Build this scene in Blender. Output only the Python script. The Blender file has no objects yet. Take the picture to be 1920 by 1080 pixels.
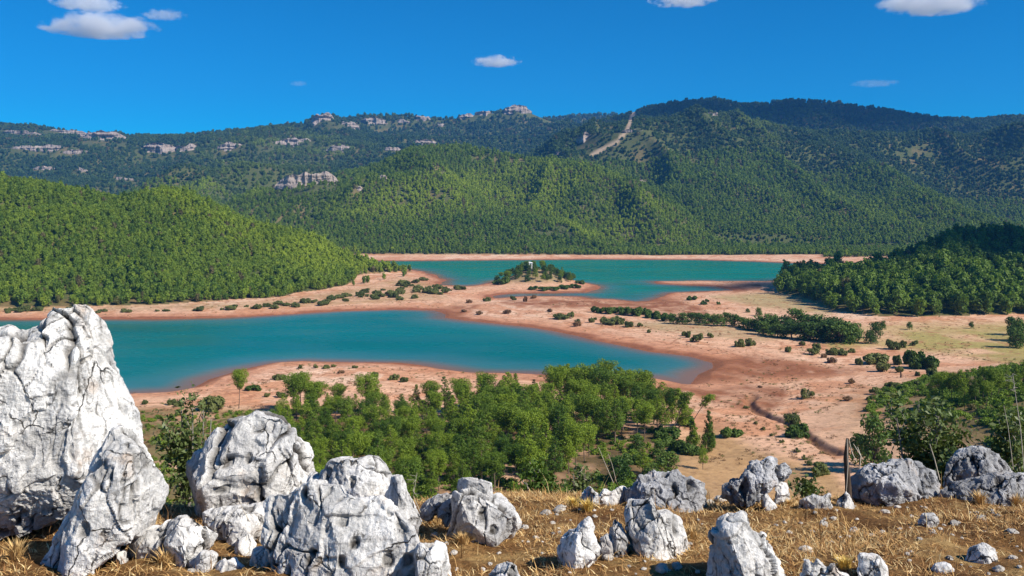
import bpy, bmesh, math, random
import numpy as np
from mathutils import Vector, Matrix, Euler

# ------------------------------------------------------------------ camera, sky, sun, exposure
scene = bpy.context.scene
FPX, HOR, EYE = 1663.0, 400.0, 55.0           # focal length and horizon row in 1920-px units, eye height over the lake
cam_d = bpy.data.cameras.new('camera')
cam_d.sensor_width = 36.0
cam_d.lens = 36.0 * FPX / 1920.0
cam_d.shift_y = -(540.0 - HOR) / 1920.0
cam_d.clip_start, cam_d.clip_end = 0.05, 40000.0
cam = bpy.data.objects.new('camera', cam_d)
cam.location = (0, 0, EYE)
cam.rotation_euler = (math.radians(90), 0, 0)
scene.collection.objects.link(cam)
scene.camera = cam

SUN_AZ, SUN_EL = 119.0, 41.0                  # azimuth clockwise from the view axis (+Y)
world = bpy.data.worlds.new('World')
scene.world = world
world.use_nodes = True
wn, wl = world.node_tree.nodes, world.node_tree.links
wn.clear()
sky = wn.new('ShaderNodeTexSky')
sky.sky_type = 'NISHITA'
sky.sun_disc = False
sky.sun_elevation = math.radians(SUN_EL)
sky.sun_rotation = math.radians(SUN_AZ)
sky.altitude = 2200.0
sky.air_density = 1.0
sky.dust_density = 0.0
sky.ozone_density = 4.0
hs = wn.new('ShaderNodeHueSaturation')
hs.inputs['Saturation'].default_value = 2.3
bg = wn.new('ShaderNodeBackground')
bg.inputs['Strength'].default_value = 0.090
wo = wn.new('ShaderNodeOutputWorld')
wl.new(sky.outputs[0], hs.inputs['Color'])
wl.new(hs.outputs[0], bg.inputs[0])
wl.new(bg.outputs[0], wo.inputs[0])

sun_d = bpy.data.lights.new('sun', 'SUN')
sun_d.energy = 4.8
sun_d.angle = math.radians(0.5)
sun_d.color = (1.0, 0.93, 0.82)
sun = bpy.data.objects.new('sun', sun_d)
a, e = math.radians(SUN_AZ), math.radians(SUN_EL)
TOSUN = Vector((math.cos(e) * math.sin(a), math.cos(e) * math.cos(a), math.sin(e)))
sun.rotation_euler = (-TOSUN).to_track_quat('-Z', 'Y').to_euler()
sun.location = TOSUN * 300
scene.collection.objects.link(sun)

vs = scene.view_settings
vs.view_transform = 'Standard'
vs.look = 'None'
vs.exposure = 0.45
vs.gamma = 1.0
vs.use_curve_mapping = False
scene.render.engine = 'CYCLES'
cy = scene.cycles
cy.max_bounces = 6
cy.diffuse_bounces = 3
cy.glossy_bounces = 2
cy.transmission_bounces = 3
cy.transparent_max_bounces = 6
cy.volume_bounces = 8
cy.use_denoising = True

COL = scene.collection
rng = np.random.default_rng(7)
random.seed(7)

# ------------------------------------------------------------------ numeric helpers
def _h(ix, iy, iz, s):
    n = (ix.astype(np.int64) * 374761393 + iy.astype(np.int64) * 668265263 + iz.astype(np.int64) * 2147483647 + s * 974634777) & 0xFFFFFFFF
    n = ((n ^ (n >> 13)) * 1274126177) & 0xFFFFFFFF
    n = ((n ^ (n >> 16)) * 2246822519) & 0xFFFFFFFF
    return ((n ^ (n >> 15)) & 0xFFFFFF) / float(0xFFFFFF)

def noise3(x, y, z, s=0):
    x, y, z = np.broadcast_arrays(np.asarray(x, float), np.asarray(y, float), np.asarray(z, float))
    ix, iy, iz = np.floor(x), np.floor(y), np.floor(z)
    fx, fy, fz = x - ix, y - iy, z - iz
    fx, fy, fz = [f * f * f * (f * (f * 6 - 15) + 10) for f in (fx, fy, fz)]
    ix, iy, iz = ix.astype(np.int64), iy.astype(np.int64), iz.astype(np.int64)
    out = 0
    for dx in (0, 1):
        wx = fx if dx else 1 - fx
        for dy in (0, 1):
            wy = fy if dy else 1 - fy
            for dz in (0, 1):
                wz = fz if dz else 1 - fz
                out = out + wx * wy * wz * _h(ix + dx, iy + dy, iz + dz, s)
    return out * 2 - 1

def fbm(x, y, z=0.0, o=4, s=0, gain=0.5):
    t, amp, f, tot = 0, 1.0, 1.0, 0
    for k in range(o):
        t = t + amp * noise3(np.asarray(x) * f + 17.3 * k, np.asarray(y) * f - 9.1 * k, np.asarray(z) * f + 4.7 * k, s + k)
        tot += amp
        amp *= gain
        f *= 2.03
    return t / tot

def ridged(x, y, z=0.0, o=4, s=0):
    t, amp, f, tot = 0, 1.0, 1.0, 0
    for k in range(o):
        t = t + amp * (1 - np.abs(noise3(np.asarray(x) * f + 7.3 * k, np.asarray(y) * f, np.asarray(z) * f, s + k)) * 2)
        tot += amp
        amp *= 0.5
        f *= 2.03
    return t / tot

def worley(p, s=0):
    """F1, F2 and the nearest cell's hash for points (n,3)."""
    ip = np.floor(p).astype(np.int64)
    n = len(p)
    f1 = np.full(n, 9.0); f2 = np.full(n, 9.0); cid = np.zeros((n, 3)); cpos = np.zeros((n, 3))
    for dx in (-1, 0, 1):
        for dy in (-1, 0, 1):
            for dz in (-1, 0, 1):
                c = ip + np.array((dx, dy, dz))
                q = np.stack([c[:, 0] + _h(c[:, 0], c[:, 1], c[:, 2], s), c[:, 1] + _h(c[:, 0], c[:, 1], c[:, 2], s + 1),
                              c[:, 2] + _h(c[:, 0], c[:, 1], c[:, 2], s + 2)], 1)
                d = np.linalg.norm(q - p, axis=1)
                m = d < f1
                f2 = np.where(m, f1, np.minimum(f2, d))
                f1 = np.where(m, d, f1)
                cid[m] = c[m]
                cpos[m] = q[m]
    return f1, f2, cid, cpos

def sstep(a, b, x):
    t = np.clip((np.asarray(x, float) - a) / (b - a), 0, 1)
    return t * t * (3 - 2 * t)

def lut(pts, u):
    p = np.array(pts, float)
    return np.interp(u, p[:, 0], p[:, 1])

def px2w(px, py, y):
    """the point at depth y that the pixel looks at"""
    return np.array(((px - 960.0) / FPX * y, y, EYE - (py - HOR) / FPX * y))

def flat(px, py, z=0.0):
    y = (EYE - z) * FPX / (py - HOR)
    return ((px - 960.0) / FPX * y, y)

def poly_sd(poly, x, y):
    """signed distance to a polygon, positive inside"""
    P = np.array(poly, float)
    shp = x.shape
    x, y = x.ravel(), y.ravel()
    d = np.full(x.shape, 1e18)
    ins = np.zeros(x.shape, bool)
    for i in range(len(P)):
        ax, ay = P[i]; bx, by = P[(i + 1) % len(P)]
        ex, ey = bx - ax, by - ay
        t = np.clip(((x - ax) * ex + (y - ay) * ey) / (ex * ex + ey * ey + 1e-12), 0, 1)
        d = np.minimum(d, (x - ax - t * ex) ** 2 + (y - ay - t * ey) ** 2)
        c = ((ay > y) != (by > y))
        if abs(by - ay) > 1e-12:
            ins ^= c & (x < (bx - ax) * (y - ay) / (by - ay) + ax)
    d = np.sqrt(d)
    return np.where(ins, d, -d).reshape(shp)

def line_d(line, x, y):
    P = np.array(line, float)
    d = np.full(x.shape, 1e18)
    for i in range(len(P) - 1):
        ax, ay = P[i]; bx, by = P[i + 1]
        ex, ey = bx - ax, by - ay
        t = np.clip(((x - ax) * ex + (y - ay) * ey) / (ex * ex + ey * ey + 1e-12), 0, 1)
        d = np.minimum(d, (x - ax - t * ex) ** 2 + (y - ay - t * ey) ** 2)
    return np.sqrt(d)

# ------------------------------------------------------------------ scene helpers
def mesh_np(name, verts, faces, mats=(), smooth=False, col=None, fmat=None):
    """faces: (n,k) array or list of such arrays"""
    me = bpy.data.meshes.new(name)
    verts = np.asarray(verts, np.float32)
    fl = faces if isinstance(faces, list) else [faces]
    fl = [np.asarray(f, np.int32) for f in fl if len(f)]
    me.vertices.add(len(verts))
    me.vertices.foreach_set('co', verts.ravel())
    loops = np.concatenate([f.ravel() for f in fl])
    tot = np.concatenate([np.full(len(f), f.shape[1], np.int32) for f in fl])
    st = np.concatenate([[0], np.cumsum(tot)[:-1]]).astype(np.int32)
    me.loops.add(len(loops))
    me.loops.foreach_set('vertex_index', loops)
    me.polygons.add(len(tot))
    me.polygons.foreach_set('loop_start', st)
    me.polygons.foreach_set('loop_total', tot)
    if fmat is not None:
        me.polygons.foreach_set('material_index', np.asarray(fmat, np.int32))
    me.polygons.foreach_set('use_smooth', np.full(len(tot), smooth, bool))
    for m in mats:
        me.materials.append(m)
    me.update(calc_edges=True)
    if col is not None:
        c = np.ones((len(verts), 4), np.float32)
        c[:, :3] = col
        at = me.attributes.new('Col', 'FLOAT_COLOR', 'POINT')
        at.data.foreach_set('color', c.ravel())
    return me

def obj(name, me, parent=None, loc=None, rot=None, scale=None):
    o = bpy.data.objects.new(name, me)
    COL.objects.link(o)
    if parent is not None:
        o.parent = parent
    if loc is not None:
        o.location = loc
    if rot is not None:
        o.rotation_euler = rot
    if scale is not None:
        o.scale = (scale,) * 3 if np.isscalar(scale) else scale
    return o

def tag(o, label=None, cat=None, group=None, kind=None):
    if label: o['label'] = label
    if cat: o['category'] = cat
    if group: o['group'] = group
    if kind: o['kind'] = kind
    return o

def thing(name, label, cat, loc, rotz=0.0, scale=1.0, group=None):
    o = bpy.data.objects.new(name, None)
    COL.objects.link(o)
    o.empty_display_size = 0.3
    o.location = loc
    o.rotation_euler = (0, 0, rotz)
    o.scale = (scale,) * 3 if np.isscalar(scale) else scale
    return tag(o, label, cat, group)

class NT:
    def __init__(s, name):
        s.m = bpy.data.materials.new(name)
        s.m.use_nodes = True
        s.t = s.m.node_tree
        s.n, s.l = s.t.nodes, s.t.links
        s.p = s.n['Principled BSDF']
        s.out = s.n['Material Output']
    def new(s, t, **k):
        n = s.n.new(t)
        for a_, v in k.items():
            setattr(n, a_, v)
        return n
    def link(s, a_, b):
        s.l.new(a_, b)
    def noise(s, vec, scale, detail=4, rough=0.55, dist=0.0):
        n = s.new('ShaderNodeTexNoise')
        n.inputs['Scale'].default_value = scale
        n.inputs['Detail'].default_value = detail
        n.inputs['Roughness'].default_value = rough
        n.inputs['Distortion'].default_value = dist
        if vec is not None: s.link(vec, n.inputs['Vector'])
        return n.outputs['Fac']
    def ramp(s, fac, stops):
        r = s.new('ShaderNodeValToRGB')
        el = r.color_ramp.elements
        while len(el) > 1: el.remove(el[-1])
        el[0].position = stops[0][0]; el[0].color = (*stops[0][1], 1) if not np.isscalar(stops[0][1]) else (stops[0][1],) * 3 + (1,)
        for p_, c in stops[1:]:
            q = el.new(p_)
            q.color = (*c, 1) if not np.isscalar(c) else (c,) * 3 + (1,)
        s.link(fac, r.inputs[0])
        return r.outputs[0]
    def mix(s, fac, a_, b, mode='MIX'):
        m = s.new('ShaderNodeMix', data_type='RGBA', blend_type=mode)
        for v, i in ((fac, 0), (a_, 6), (b, 7)):
            if hasattr(v, 'is_output'): s.link(v, m.inputs[i])
            elif i == 0: m.inputs[0].default_value = v
            else: m.inputs[i].default_value = (*v, 1) if not np.isscalar(v) else (v, v, v, 1)
        return m.outputs[2]
    def math(s, op, a_, b=0.0):
        m = s.new('ShaderNodeMath', operation=op)
        for v, i in ((a_, 0), (b, 1)):
            if hasattr(v, 'is_output'): s.link(v, m.inputs[i])
            else: m.inputs[i].default_value = v
        return m.outputs[0]
    def bump(s, h, strength=0.5, dist=0.02):
        b = s.new('ShaderNodeBump')
        b.inputs['Strength'].default_value = strength
        b.inputs['Distance'].default_value = dist
        s.link(h, b.inputs['Height'])
        s.link(b.outputs[0], s.p.inputs['Normal'])
    def scaled(s, vec, sc):
        m = s.new('ShaderNodeMapping')
        m.inputs['Scale'].default_value = sc
        s.link(vec, m.inputs[0])
        return m.outputs[0]
    def geo(s): return s.new('ShaderNodeNewGeometry').outputs['Position']
    def tc(s, k='Object'): return s.new('ShaderNodeTexCoord').outputs[k]
    def attr(s, name, typ='GEOMETRY'):
        return s.new('ShaderNodeAttribute', attribute_name=name, attribute_type=typ)
    def rough(s, v, spec=0.3):
        s.p.inputs['Roughness'].default_value = v
        s.p.inputs['Specular IOR Level'].default_value = spec
        return s

# ------------------------------------------------------------------ materials
def mat_ground():
    n = NT('earth'); n.rough(0.95, 0.15)
    g = n.geo()
    c = n.attr('Col').outputs['Color']
    f1 = n.noise(g, 0.35, 6, 0.65)
    f2 = n.noise(n.scaled(g, (0.5, 2.0, 1.0)), 1.9, 4, 0.7)
    v = n.mix(1.0, c, n.ramp(f1, [(0.25, 0.62), (0.5, 1.0), (0.75, 1.28)]), 'MULTIPLY')
    v = n.mix(1.0, v, n.ramp(f2, [(0.3, 0.85), (0.6, 1.08)]), 'MULTIPLY')
    sep = n.new('ShaderNodeSeparateXYZ'); n.link(g, sep.inputs[0])
    zz = n.math('ADD', n.math('MULTIPLY', sep.outputs[2], 5.0), n.math('MULTIPLY', n.noise(g, 0.08, 4, 0.6), 5.0))
    line = n.math('FRACT', zz)
    low = n.math('LESS_THAN', sep.outputs[2], 4.5)
    v = n.mix(n.math('MULTIPLY', low, n.math('MULTIPLY', n.ramp(line, [(0.0, 0.0), (0.62, 0.0), (0.86, 1.0), (1.0, 0.0)]), n.ramp(n.noise(g, 0.06, 3), [(0.35, 0.0), (0.55, 0.9)]))), v, (0.36, 0.15, 0.075))
    spk = n.noise(n.scaled(g, (1.0, 0.8, 1.0)), 0.9, 3, 0.75)
    v = n.mix(n.ramp(spk, [(0.57, 0.0), (0.64, 0.7)]), v, (0.26, 0.14, 0.07))
    v = n.mix(n.ramp(n.noise(g, 0.7, 4, 0.8), [(0.64, 0.0), (0.74, 0.55)]), v, (0.72, 0.52, 0.38))
    n.link(v, n.p.inputs['Base Color'])
    n.bump(f2, 0.7, 0.16)
    return n.m

def mat_hilltop():
    n = NT('dry_soil'); n.rough(0.95, 0.1)
    g = n.geo()
    f = n.noise(g, 3.2, 6, 0.7)
    f2 = n.noise(g, 42.0, 5, 0.75)
    c = n.ramp(f, [(0.3, (0.10, 0.042, 0.016)), (0.5, (0.22, 0.115, 0.043)), (0.68, (0.42, 0.27, 0.11))])
    c = n.mix(1.0, c, n.ramp(f2, [(0.3, 0.5), (0.65, 1.35)]), 'MULTIPLY')
    n.link(c, n.p.inputs['Base Color'])
    n.bump(f2, 0.9, 0.03)
    return n.m

def mat_rock(name, tone=(0.88, 0.855, 0.82), dark=1.0, warm=(0.50, 0.36, 0.25), sc=1.0, attr=True):
    n = NT(name); n.rough(0.9, 0.2)
    g = n.geo()
    big = n.noise(g, 3.0 * sc, 5, 0.6)
    streak = n.noise(n.scaled(g, (1.0, 1.0, 0.20)), 15.0 * sc, 6, 0.7, 0.6)
    speck = n.noise(g, 60.0 * sc, 5, 0.75)
    pit = n.noise(n.scaled(g, (1, 1, 0.5)), 24.0 * sc, 4, 0.65, 1.2)
    c = n.mix(n.ramp(big, [(0.40, 0.0), (0.60, 1.0)]), tone, tuple(t * 0.66 for t in tone))
    grey = n.ramp(streak, [(0.48, 0.0), (0.68, min(0.95, 0.55 * dark))])
    if attr:
        sep = n.new('ShaderNodeSeparateColor')
        n.link(n.attr('Col').outputs['Color'], sep.inputs[0])
        c = n.mix(1.0, c, n.ramp(sep.outputs[2], [(0.0, 0.74), (1.0, 1.14)]), 'MULTIPLY')
        c = n.mix(n.math('MULTIPLY', sep.outputs[1], 0.42 * dark), c, (0.27, 0.275, 0.285))
    c = n.mix(grey, c, (0.25, 0.25, 0.255))
    wob = n.new('ShaderNodeVectorMath', operation='ADD')
    nzv = n.new('ShaderNodeTexNoise'); nzv.inputs['Scale'].default_value = 7.0 * sc; nzv.inputs['Detail'].default_value = 4
    n.link(g, nzv.inputs['Vector'])
    vsc = n.new('ShaderNodeVectorMath', operation='SCALE'); vsc.inputs['Scale'].default_value = 0.16 / sc
    n.link(nzv.outputs['Color'], vsc.inputs[0]); n.link(n.scaled(g, (1.0, 1.0, 0.55)), wob.inputs[0]); n.link(vsc.outputs[0], wob.inputs[1])
    vor = n.new('ShaderNodeTexVoronoi', feature='DISTANCE_TO_EDGE'); vor.inputs['Scale'].default_value = 4.6 * sc
    n.link(wob.outputs[0], vor.inputs['Vector'])
    crk = n.math('MULTIPLY', n.ramp(vor.outputs['Distance'], [(0.0, 1.0), (0.010, 0.8), (0.022, 0.0)]), n.ramp(n.noise(g, 4.0 * sc, 3), [(0.51, 0.0), (0.60, 1.0)]))
    c = n.mix(crk, c, (0.05, 0.045, 0.04))
    c = n.mix(n.ramp(pit, [(0.58, 0.0), (0.68, min(1.0, 0.8 * dark))]), c, (0.06, 0.056, 0.052))
    c = n.mix(n.ramp(n.noise(g, 5.3 * sc, 4, 0.6), [(0.60, 0.0), (0.74, 0.5)]), c, warm)
    if attr:
        c = n.mix(sep.outputs[0], c, (0.055, 0.048, 0.042))
    c = n.mix(1.0, c, n.ramp(speck, [(0.3, 0.72), (0.62, 1.14)]), 'MULTIPLY')
    n.link(c, n.p.inputs['Base Color'])
    h = n.math('ADD', n.math('MULTIPLY', speck, 0.6), n.math('MULTIPLY', streak, 0.8))
    h = n.math('SUBTRACT', h, n.math('MULTIPLY', crk, 1.2))
    n.bump(h, 0.8, 0.022 / sc)
    return n.m

def mat_leaf(name, dark, light, trans=0.25, tint=False, rough=0.6, spec=0.25, patch=None):
    n = NT(name); n.rough(rough, spec)
    g = n.geo()
    oi = n.new('ShaderNodeObjectInfo')
    r = n.math('ADD', n.math('MULTIPLY', oi.outputs['Random'], 0.75), n.math('MULTIPLY', n.noise(n.tc(), 1.1, 3), 0.5))
    c = n.ramp(r, [(0.2, dark), (0.8, light)])
    if tint:
        t = n.attr('tint', 'INSTANCER').outputs['Fac']
        c = n.mix(t, c, patch)
        c = n.mix(n.ramp(oi.outputs['Random'], [(0.0, 1.0), (0.022, 1.0), (0.025, 0.0), (1.0, 0.0)]), c, (0.17, 0.15, 0.06))
    n.link(c, n.p.inputs['Base Color'])
    tr = n.new('ShaderNodeBsdfTranslucent')
    n.link(n.mix(1.0, c, (1.2, 1.25, 0.6), 'MULTIPLY'), tr.inputs[0])
    mx = n.new('ShaderNodeMixShader')
    mx.inputs[0].default_value = trans
    n.link(n.p.outputs[0], mx.inputs[1])
    n.link(tr.outputs[0], mx.inputs[2])
    n.link(mx.outputs[0], n.out.inputs[0])
    return n.m

def mat_plain(name, c, rough=0.85, var=0.25, sc=8.0, spec=0.2):
    n = NT(name); n.rough(rough, spec)
    f = n.noise(n.tc(), sc, 4)
    n.link(n.mix(1.0, c, n.ramp(f, [(0.3, 1 - var), (0.7, 1 + var)]), 'MULTIPLY'), n.p.inputs['Base Color'])
    return n.m

def mat_water():
    n = NT('lake_water')
    g = n.geo()
    c = n.attr('Col').outputs['Color']
    n.link(c, n.p.inputs['Base Color'])
    n.rough(0.22, 0.05)
    w = n.noise(n.scaled(g, (0.5, 1.0, 1.0)), 1.3, 3, 0.6)
    w2 = n.noise(n.scaled(g, (0.02, 0.05, 1.0)), 1.0, 3, 0.6)
    n.bump(w, 0.22, 0.2)
    n.link(n.ramp(w2, [(0.35, 0.16), (0.65, 0.32)]), n.p.inputs['Roughness'])
    return n.m

M = dict(
    earth=mat_ground(), soil=mat_hilltop(), water=mat_water(),
    rock=mat_rock('pale_limestone'),
    rock_grey=mat_rock('weathered_limestone', (0.50, 0.50, 0.51), 2.4),
    pebble=mat_rock('loose_limestone', (0.66, 0.61, 0.54), 0.5, (0.52, 0.38, 0.26), 1.0, False),
    cliff=mat_rock('cliff_rock', (0.44, 0.355, 0.30), 1.0, (0.46, 0.26, 0.15), 0.022, False),
    pine=mat_leaf('pine_needles', (0.050, 0.105, 0.009), (0.185, 0.26, 0.018), 0.17),
    oak=mat_leaf('evergreen_leaves', (0.045, 0.095, 0.016), (0.11, 0.175, 0.03), 0.25),
    bush=mat_leaf('bush_leaves', (0.085, 0.115, 0.03), (0.19, 0.21, 0.065), 0.3),
    drybush=mat_leaf('dry_bush_twigs', (0.13, 0.075, 0.035), (0.22, 0.13, 0.06), 0.1),
    glossy=mat_leaf('glossy_shrub_leaves', (0.05, 0.085, 0.02), (0.12, 0.16, 0.05), 0.2, rough=0.5, spec=0.3),
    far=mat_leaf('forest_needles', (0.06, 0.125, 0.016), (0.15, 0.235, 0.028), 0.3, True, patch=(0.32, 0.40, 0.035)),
    mountain=mat_leaf('haze_tinted_needles', (0.032, 0.082, 0.036), (0.08, 0.145, 0.055), 0.25, True, patch=(0.22, 0.29, 0.05)),  # darker and bluer: part of the distance haze is put into this colour
    bark=mat_plain('pine_bark', (0.16, 0.115, 0.085), 0.9, 0.35, 6),
    greybark=mat_plain('grey_bark', (0.27, 0.24, 0.20), 0.9, 0.3, 9),
    deadwood=mat_plain('dead_wood', (0.07, 0.05, 0.037), 0.9, 0.4, 9),
    twig=mat_plain('bleached_twig', (0.50, 0.44, 0.35), 0.85, 0.2, 14),
    straw=None, hut=mat_plain('white_plaster', (0.78, 0.76, 0.72), 0.9, 0.06, 2), gap=mat_plain('dark_opening', (0.02, 0.02, 0.02)),
)
def mat_straw():
    n = NT('dry_grass_blades'); n.rough(0.7, 0.25)
    n.link(n.attr('Col').outputs['Color'], n.p.inputs['Base Color'])
    return n.m
M['straw'] = mat_straw()

# ------------------------------------------------------------------ the lay of the land
NEAR_LAKE = [(-1400, 600), (-300, 601), (0, 600), (170, 598), (300, 598), (420, 596), (520, 590), (640, 583), (740, 580), (815, 582), (838, 590), (830, 596), (900, 604), (1000, 615),
             (1080, 630), (1150, 645), (1220, 659), (1290, 667), (1335, 680), (1340, 690), (1310, 702), (1296, 716), (1288, 722), (1276, 719), (1227, 711), (1130, 706),
             (1025, 704), (980, 702), (890, 700), (840, 694), (800, 687), (760, 682), (660, 680), (570, 678), (510, 681), (480, 687), (440, 696), (396, 712), (365, 728), (310, 737), (240, 740), (100, 750), (-300, 765), (-1400, 775)]
FAR_LAKE = [(700, 489), (774, 489), (900, 488), (1100, 486), (1300, 487), (1420, 490), (1480, 493), (1640, 497), (1640, 512), (1440, 528), (1300, 527), (1226, 528), (1237, 532), (1340, 537), (1373, 545), (1258, 550), (1240, 557),
            (1215, 565), (1190, 567), (1147, 562), (1105, 561), (1088, 557), (1034, 556), (987, 556), (969, 557), (930, 560), (920, 555), (964, 549), (1034, 550), (1100, 548), (1119, 542), (1114, 535), (1085, 531), (1040, 526), (980, 522), (930, 527), (912, 533), (880, 537), (821, 535), (838, 525), (800, 512), (770, 505), (700, 500)]
LAKES = [[flat(*p) for p in NEAR_LAKE], [flat(*p) for p in FAR_LAKE]]
CREEK = [flat(px, py, 1.0) for px, py in [(1292, 722), (1345, 727), (1395, 737), (1412, 752), (1404, 770), (1412, 788), (1436, 808), (1462, 826), (1490, 842), (1508, 862), (1530, 885), (1570, 915)]]
HILLSIDE = [(0, 53.45), (4, 53.36), (5, 53.2), (6, 53.05), (7, 52.75), (8.5, 51.9), (11, 49.6), (16, 45), (25, 38), (45, 26), (70, 17), (100, 11.5), (140, 7.6), (180, 5.2), (220, 3.4), (270, 1.6), (330, 0.8), (420, 0.5), (9000, 0.5)]

def spurs(x, y, nsc, seed):
    w = 0.55 * nsc * fbm(x / (nsc * 1.6), y / (nsc * 1.6), 0.7, 3, seed + 90)
    n = noise3((x + w) / nsc, (y + 0.6 * w) / (nsc * 2.6), 0.3, seed)
    n2 = noise3((x - w) / (nsc * 0.42), y / (nsc * 1.1), 1.3, seed + 1)
    return (1 - 2.2 * np.sqrt(n * n + 0.012)) * 0.72 + (1 - 2.2 * np.sqrt(n2 * n2 + 0.012)) * 0.28 - 0.2

def ridge(u, y, x, skyl, yc, yb, tree, zb=3.0, p=0.35, namp=0.0, nsc=300.0, seed=0, back=0.4):
    yc_, yb_ = lut(yc, u), lut(yb, u)
    zc = EYE - (lut(skyl, u) - HOR) / FPX * yc_ - tree
    t = np.clip((y - yb_) / np.maximum(yc_ - yb_, 1.0), 0, 1)
    s = t * (1 + p - p * t)
    z = zb + (zc - zb) * s
    if namp:
        z = z + namp * np.sin(np.pi * np.clip(t, 0, 1)) ** 0.8 * spurs(x, y, nsc, seed)
    z = np.where(y > yc_, zc - (y - yc_) * back, z)
    z = np.where(y < yb_, -50.0, z)
    return np.where(zc < zb, -50.0, z)

L1_BASE = [(-2000, 490), (-300, 505), (0, 500), (300, 518), (500, 552), (640, 630), (700, 690), (750, 745), (775, 770), (792, 800)]
LAYERS = [
    dict(name='left', skyl=[(-2000, 320), (-300, 326), (-100, 320), (0, 325), (60, 330), (130, 343), (200, 358), (240, 361), (270, 352), (310, 347), (350, 352), (400, 375), (450, 400), (500, 418), (560, 427), (600, 438), (650, 463), (700, 480), (740, 488), (768, 492), (782, 497), (790, 540)],
         yc=[(-2000, 780), (0, 780), (300, 770), (500, 790), (700, 800), (776, 812)], yb=L1_BASE, tree=7, zb=2, namp=20, nsc=120, seed=3),
    dict(name='right', skyl=[(1420, 575), (1440, 520), (1470, 506), (1500, 494), (1560, 487), (1610, 489), (1660, 481), (1700, 466), (1740, 446), (1780, 426), (1810, 419), (1860, 421), (1920, 420), (2200, 415), (3200, 410)],
         yc=[(1420, 640), (1500, 655), (1600, 640), (1800, 640), (3200, 640)], yb=[(1420, 620), (1500, 560), (1560, 480), (1640, 452), (1760, 445), (1900, 450), (3200, 440)], tree=9, zb=2.5, namp=10, nsc=110, seed=9),
    dict(name='central', skyl=[(200, 480), (330, 400), (430, 374), (480, 362), (540, 354), (600, 336), (660, 318), (720, 298), (780, 279), (830, 270), (880, 267), (930, 279), (1000, 290), (1060, 297), (1100, 303), (1150, 320), (1200, 345), (1250, 374), (1290, 400), (1330, 424), (1360, 441), (1400, 451), (1450, 456), (1500, 461), (1560, 469), (1640, 474), (1760, 478), (3000, 480)],
         yc=[(200, 1900), (600, 1900), (880, 1780), (1100, 1650), (1250, 1500), (1360, 1350), (1450, 1270), (1700, 1240), (3000, 1240)], yb=[(0, 1120), (3000, 1125)], tree=9, zb=4, namp=62, nsc=210, seed=21),
    dict(name='spur_a', skyl=[(1130, 470), (1180, 420), (1240, 366), (1300, 352), (1360, 356), (1400, 366), (1440, 386), (1470, 406), (1490, 430), (1530, 480)],
         yc=[(0, 1780), (3000, 1700)], yb=[(0, 1380), (3000, 1300)], tree=9, zb=20, namp=30, nsc=220, seed=27),
    dict(name='spur_b', skyl=[(1420, 480), (1500, 446), (1560, 424), (1620, 408), (1700, 398), (1780, 403), (1860, 418), (1940, 436), (2060, 470)],
         yc=[(0, 1750), (3000, 1650)], yb=[(0, 1300), (3000, 1250)], tree=9, zb=10, namp=40, nsc=240, seed=33),
    dict(name='mountain', skyl=[(900, 330), (960, 296), (1040, 260), (1100, 238), (1160, 221), (1200, 213), (1240, 215), (1290, 208), (1330, 205), (1380, 212), (1450, 230), (1520, 240), (1600, 246), (1700, 250), (1800, 248), (1920, 243), (2300, 260), (3200, 270)],
         yc=[(0, 2350), (3200, 2350)], yb=[(900, 1500), (1400, 1350), (3200, 1250)], tree=10, zb=15, namp=125, nsc=330, seed=41, p=0.2),
    dict(name='summit', skyl=[(1020, 252), (1100, 227), (1160, 213), (1200, 200), (1250, 190), (1300, 184), (1345, 182), (1400, 191), (1430, 190), (1480, 184), (1540, 185), (1600, 193), (1660, 200), (1720, 213), (1760, 219), (1820, 220), (1870, 217), (1920, 215), (2100, 230), (3200, 240)],
         yc=[(0, 3100), (3200, 3100)], yb=[(0, 2400), (3200, 2400)], tree=10, zb=120, namp=50, nsc=400, seed=47),
    dict(name='mid_left', skyl=[(60, 420), (180, 378), (240, 352), (300, 338), (350, 322), (420, 313), (470, 318), (540, 334), (640, 360), (760, 420)],
         yc=[(0, 2450), (3000, 2450)], yb=[(0, 1900), (3000, 1900)], tree=10, zb=30, namp=50, nsc=300, seed=53),
    dict(name='cliff_spur', skyl=[(250, 360), (340, 300), (400, 264), (440, 251), (500, 240), (540, 236), (580, 243), (640, 256), (720, 275), (820, 300), (900, 340)],
         yc=[(0, 3100), (3000, 3100)], yb=[(0, 2350), (3000, 2350)], tree=10, zb=40, namp=95, nsc=330, seed=59),
    dict(name='range', skyl=[(-2000, 215), (-300, 225), (0, 231), (60, 238), (120, 245), (180, 250), (225, 253), (240, 262), (290, 264), (330, 262), (380, 256), (420, 250), (480, 243), (540, 240), (572, 240), (580, 226), (598, 216), (620, 217), (640, 221), (690, 212), (760, 211), (830, 219), (870, 214), (900, 206), (940, 203), (970, 198), (1000, 207), (1030, 220), (1100, 240), (1200, 300)],
         yc=[(-2000, 3700), (3000, 3700)], yb=[(-2000, 2100), (400, 2500), (3000, 2600)], tree=9, zb=30, namp=170, nsc=480, seed=61, p=0.1),
    dict(name='last_range', skyl=[(880, 260), (1000, 222), (1060, 215), (1110, 211), (1160, 212), (1240, 230)],
         yc=[(0, 5000), (3000, 5000)], yb=[(0, 4300), (3000, 4300)], tree=9, zb=100, namp=40, nsc=500, seed=67),
]
ISLE = flat(1006, 529, 2.0)
KNOLL = (215.0, 172.0)

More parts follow.
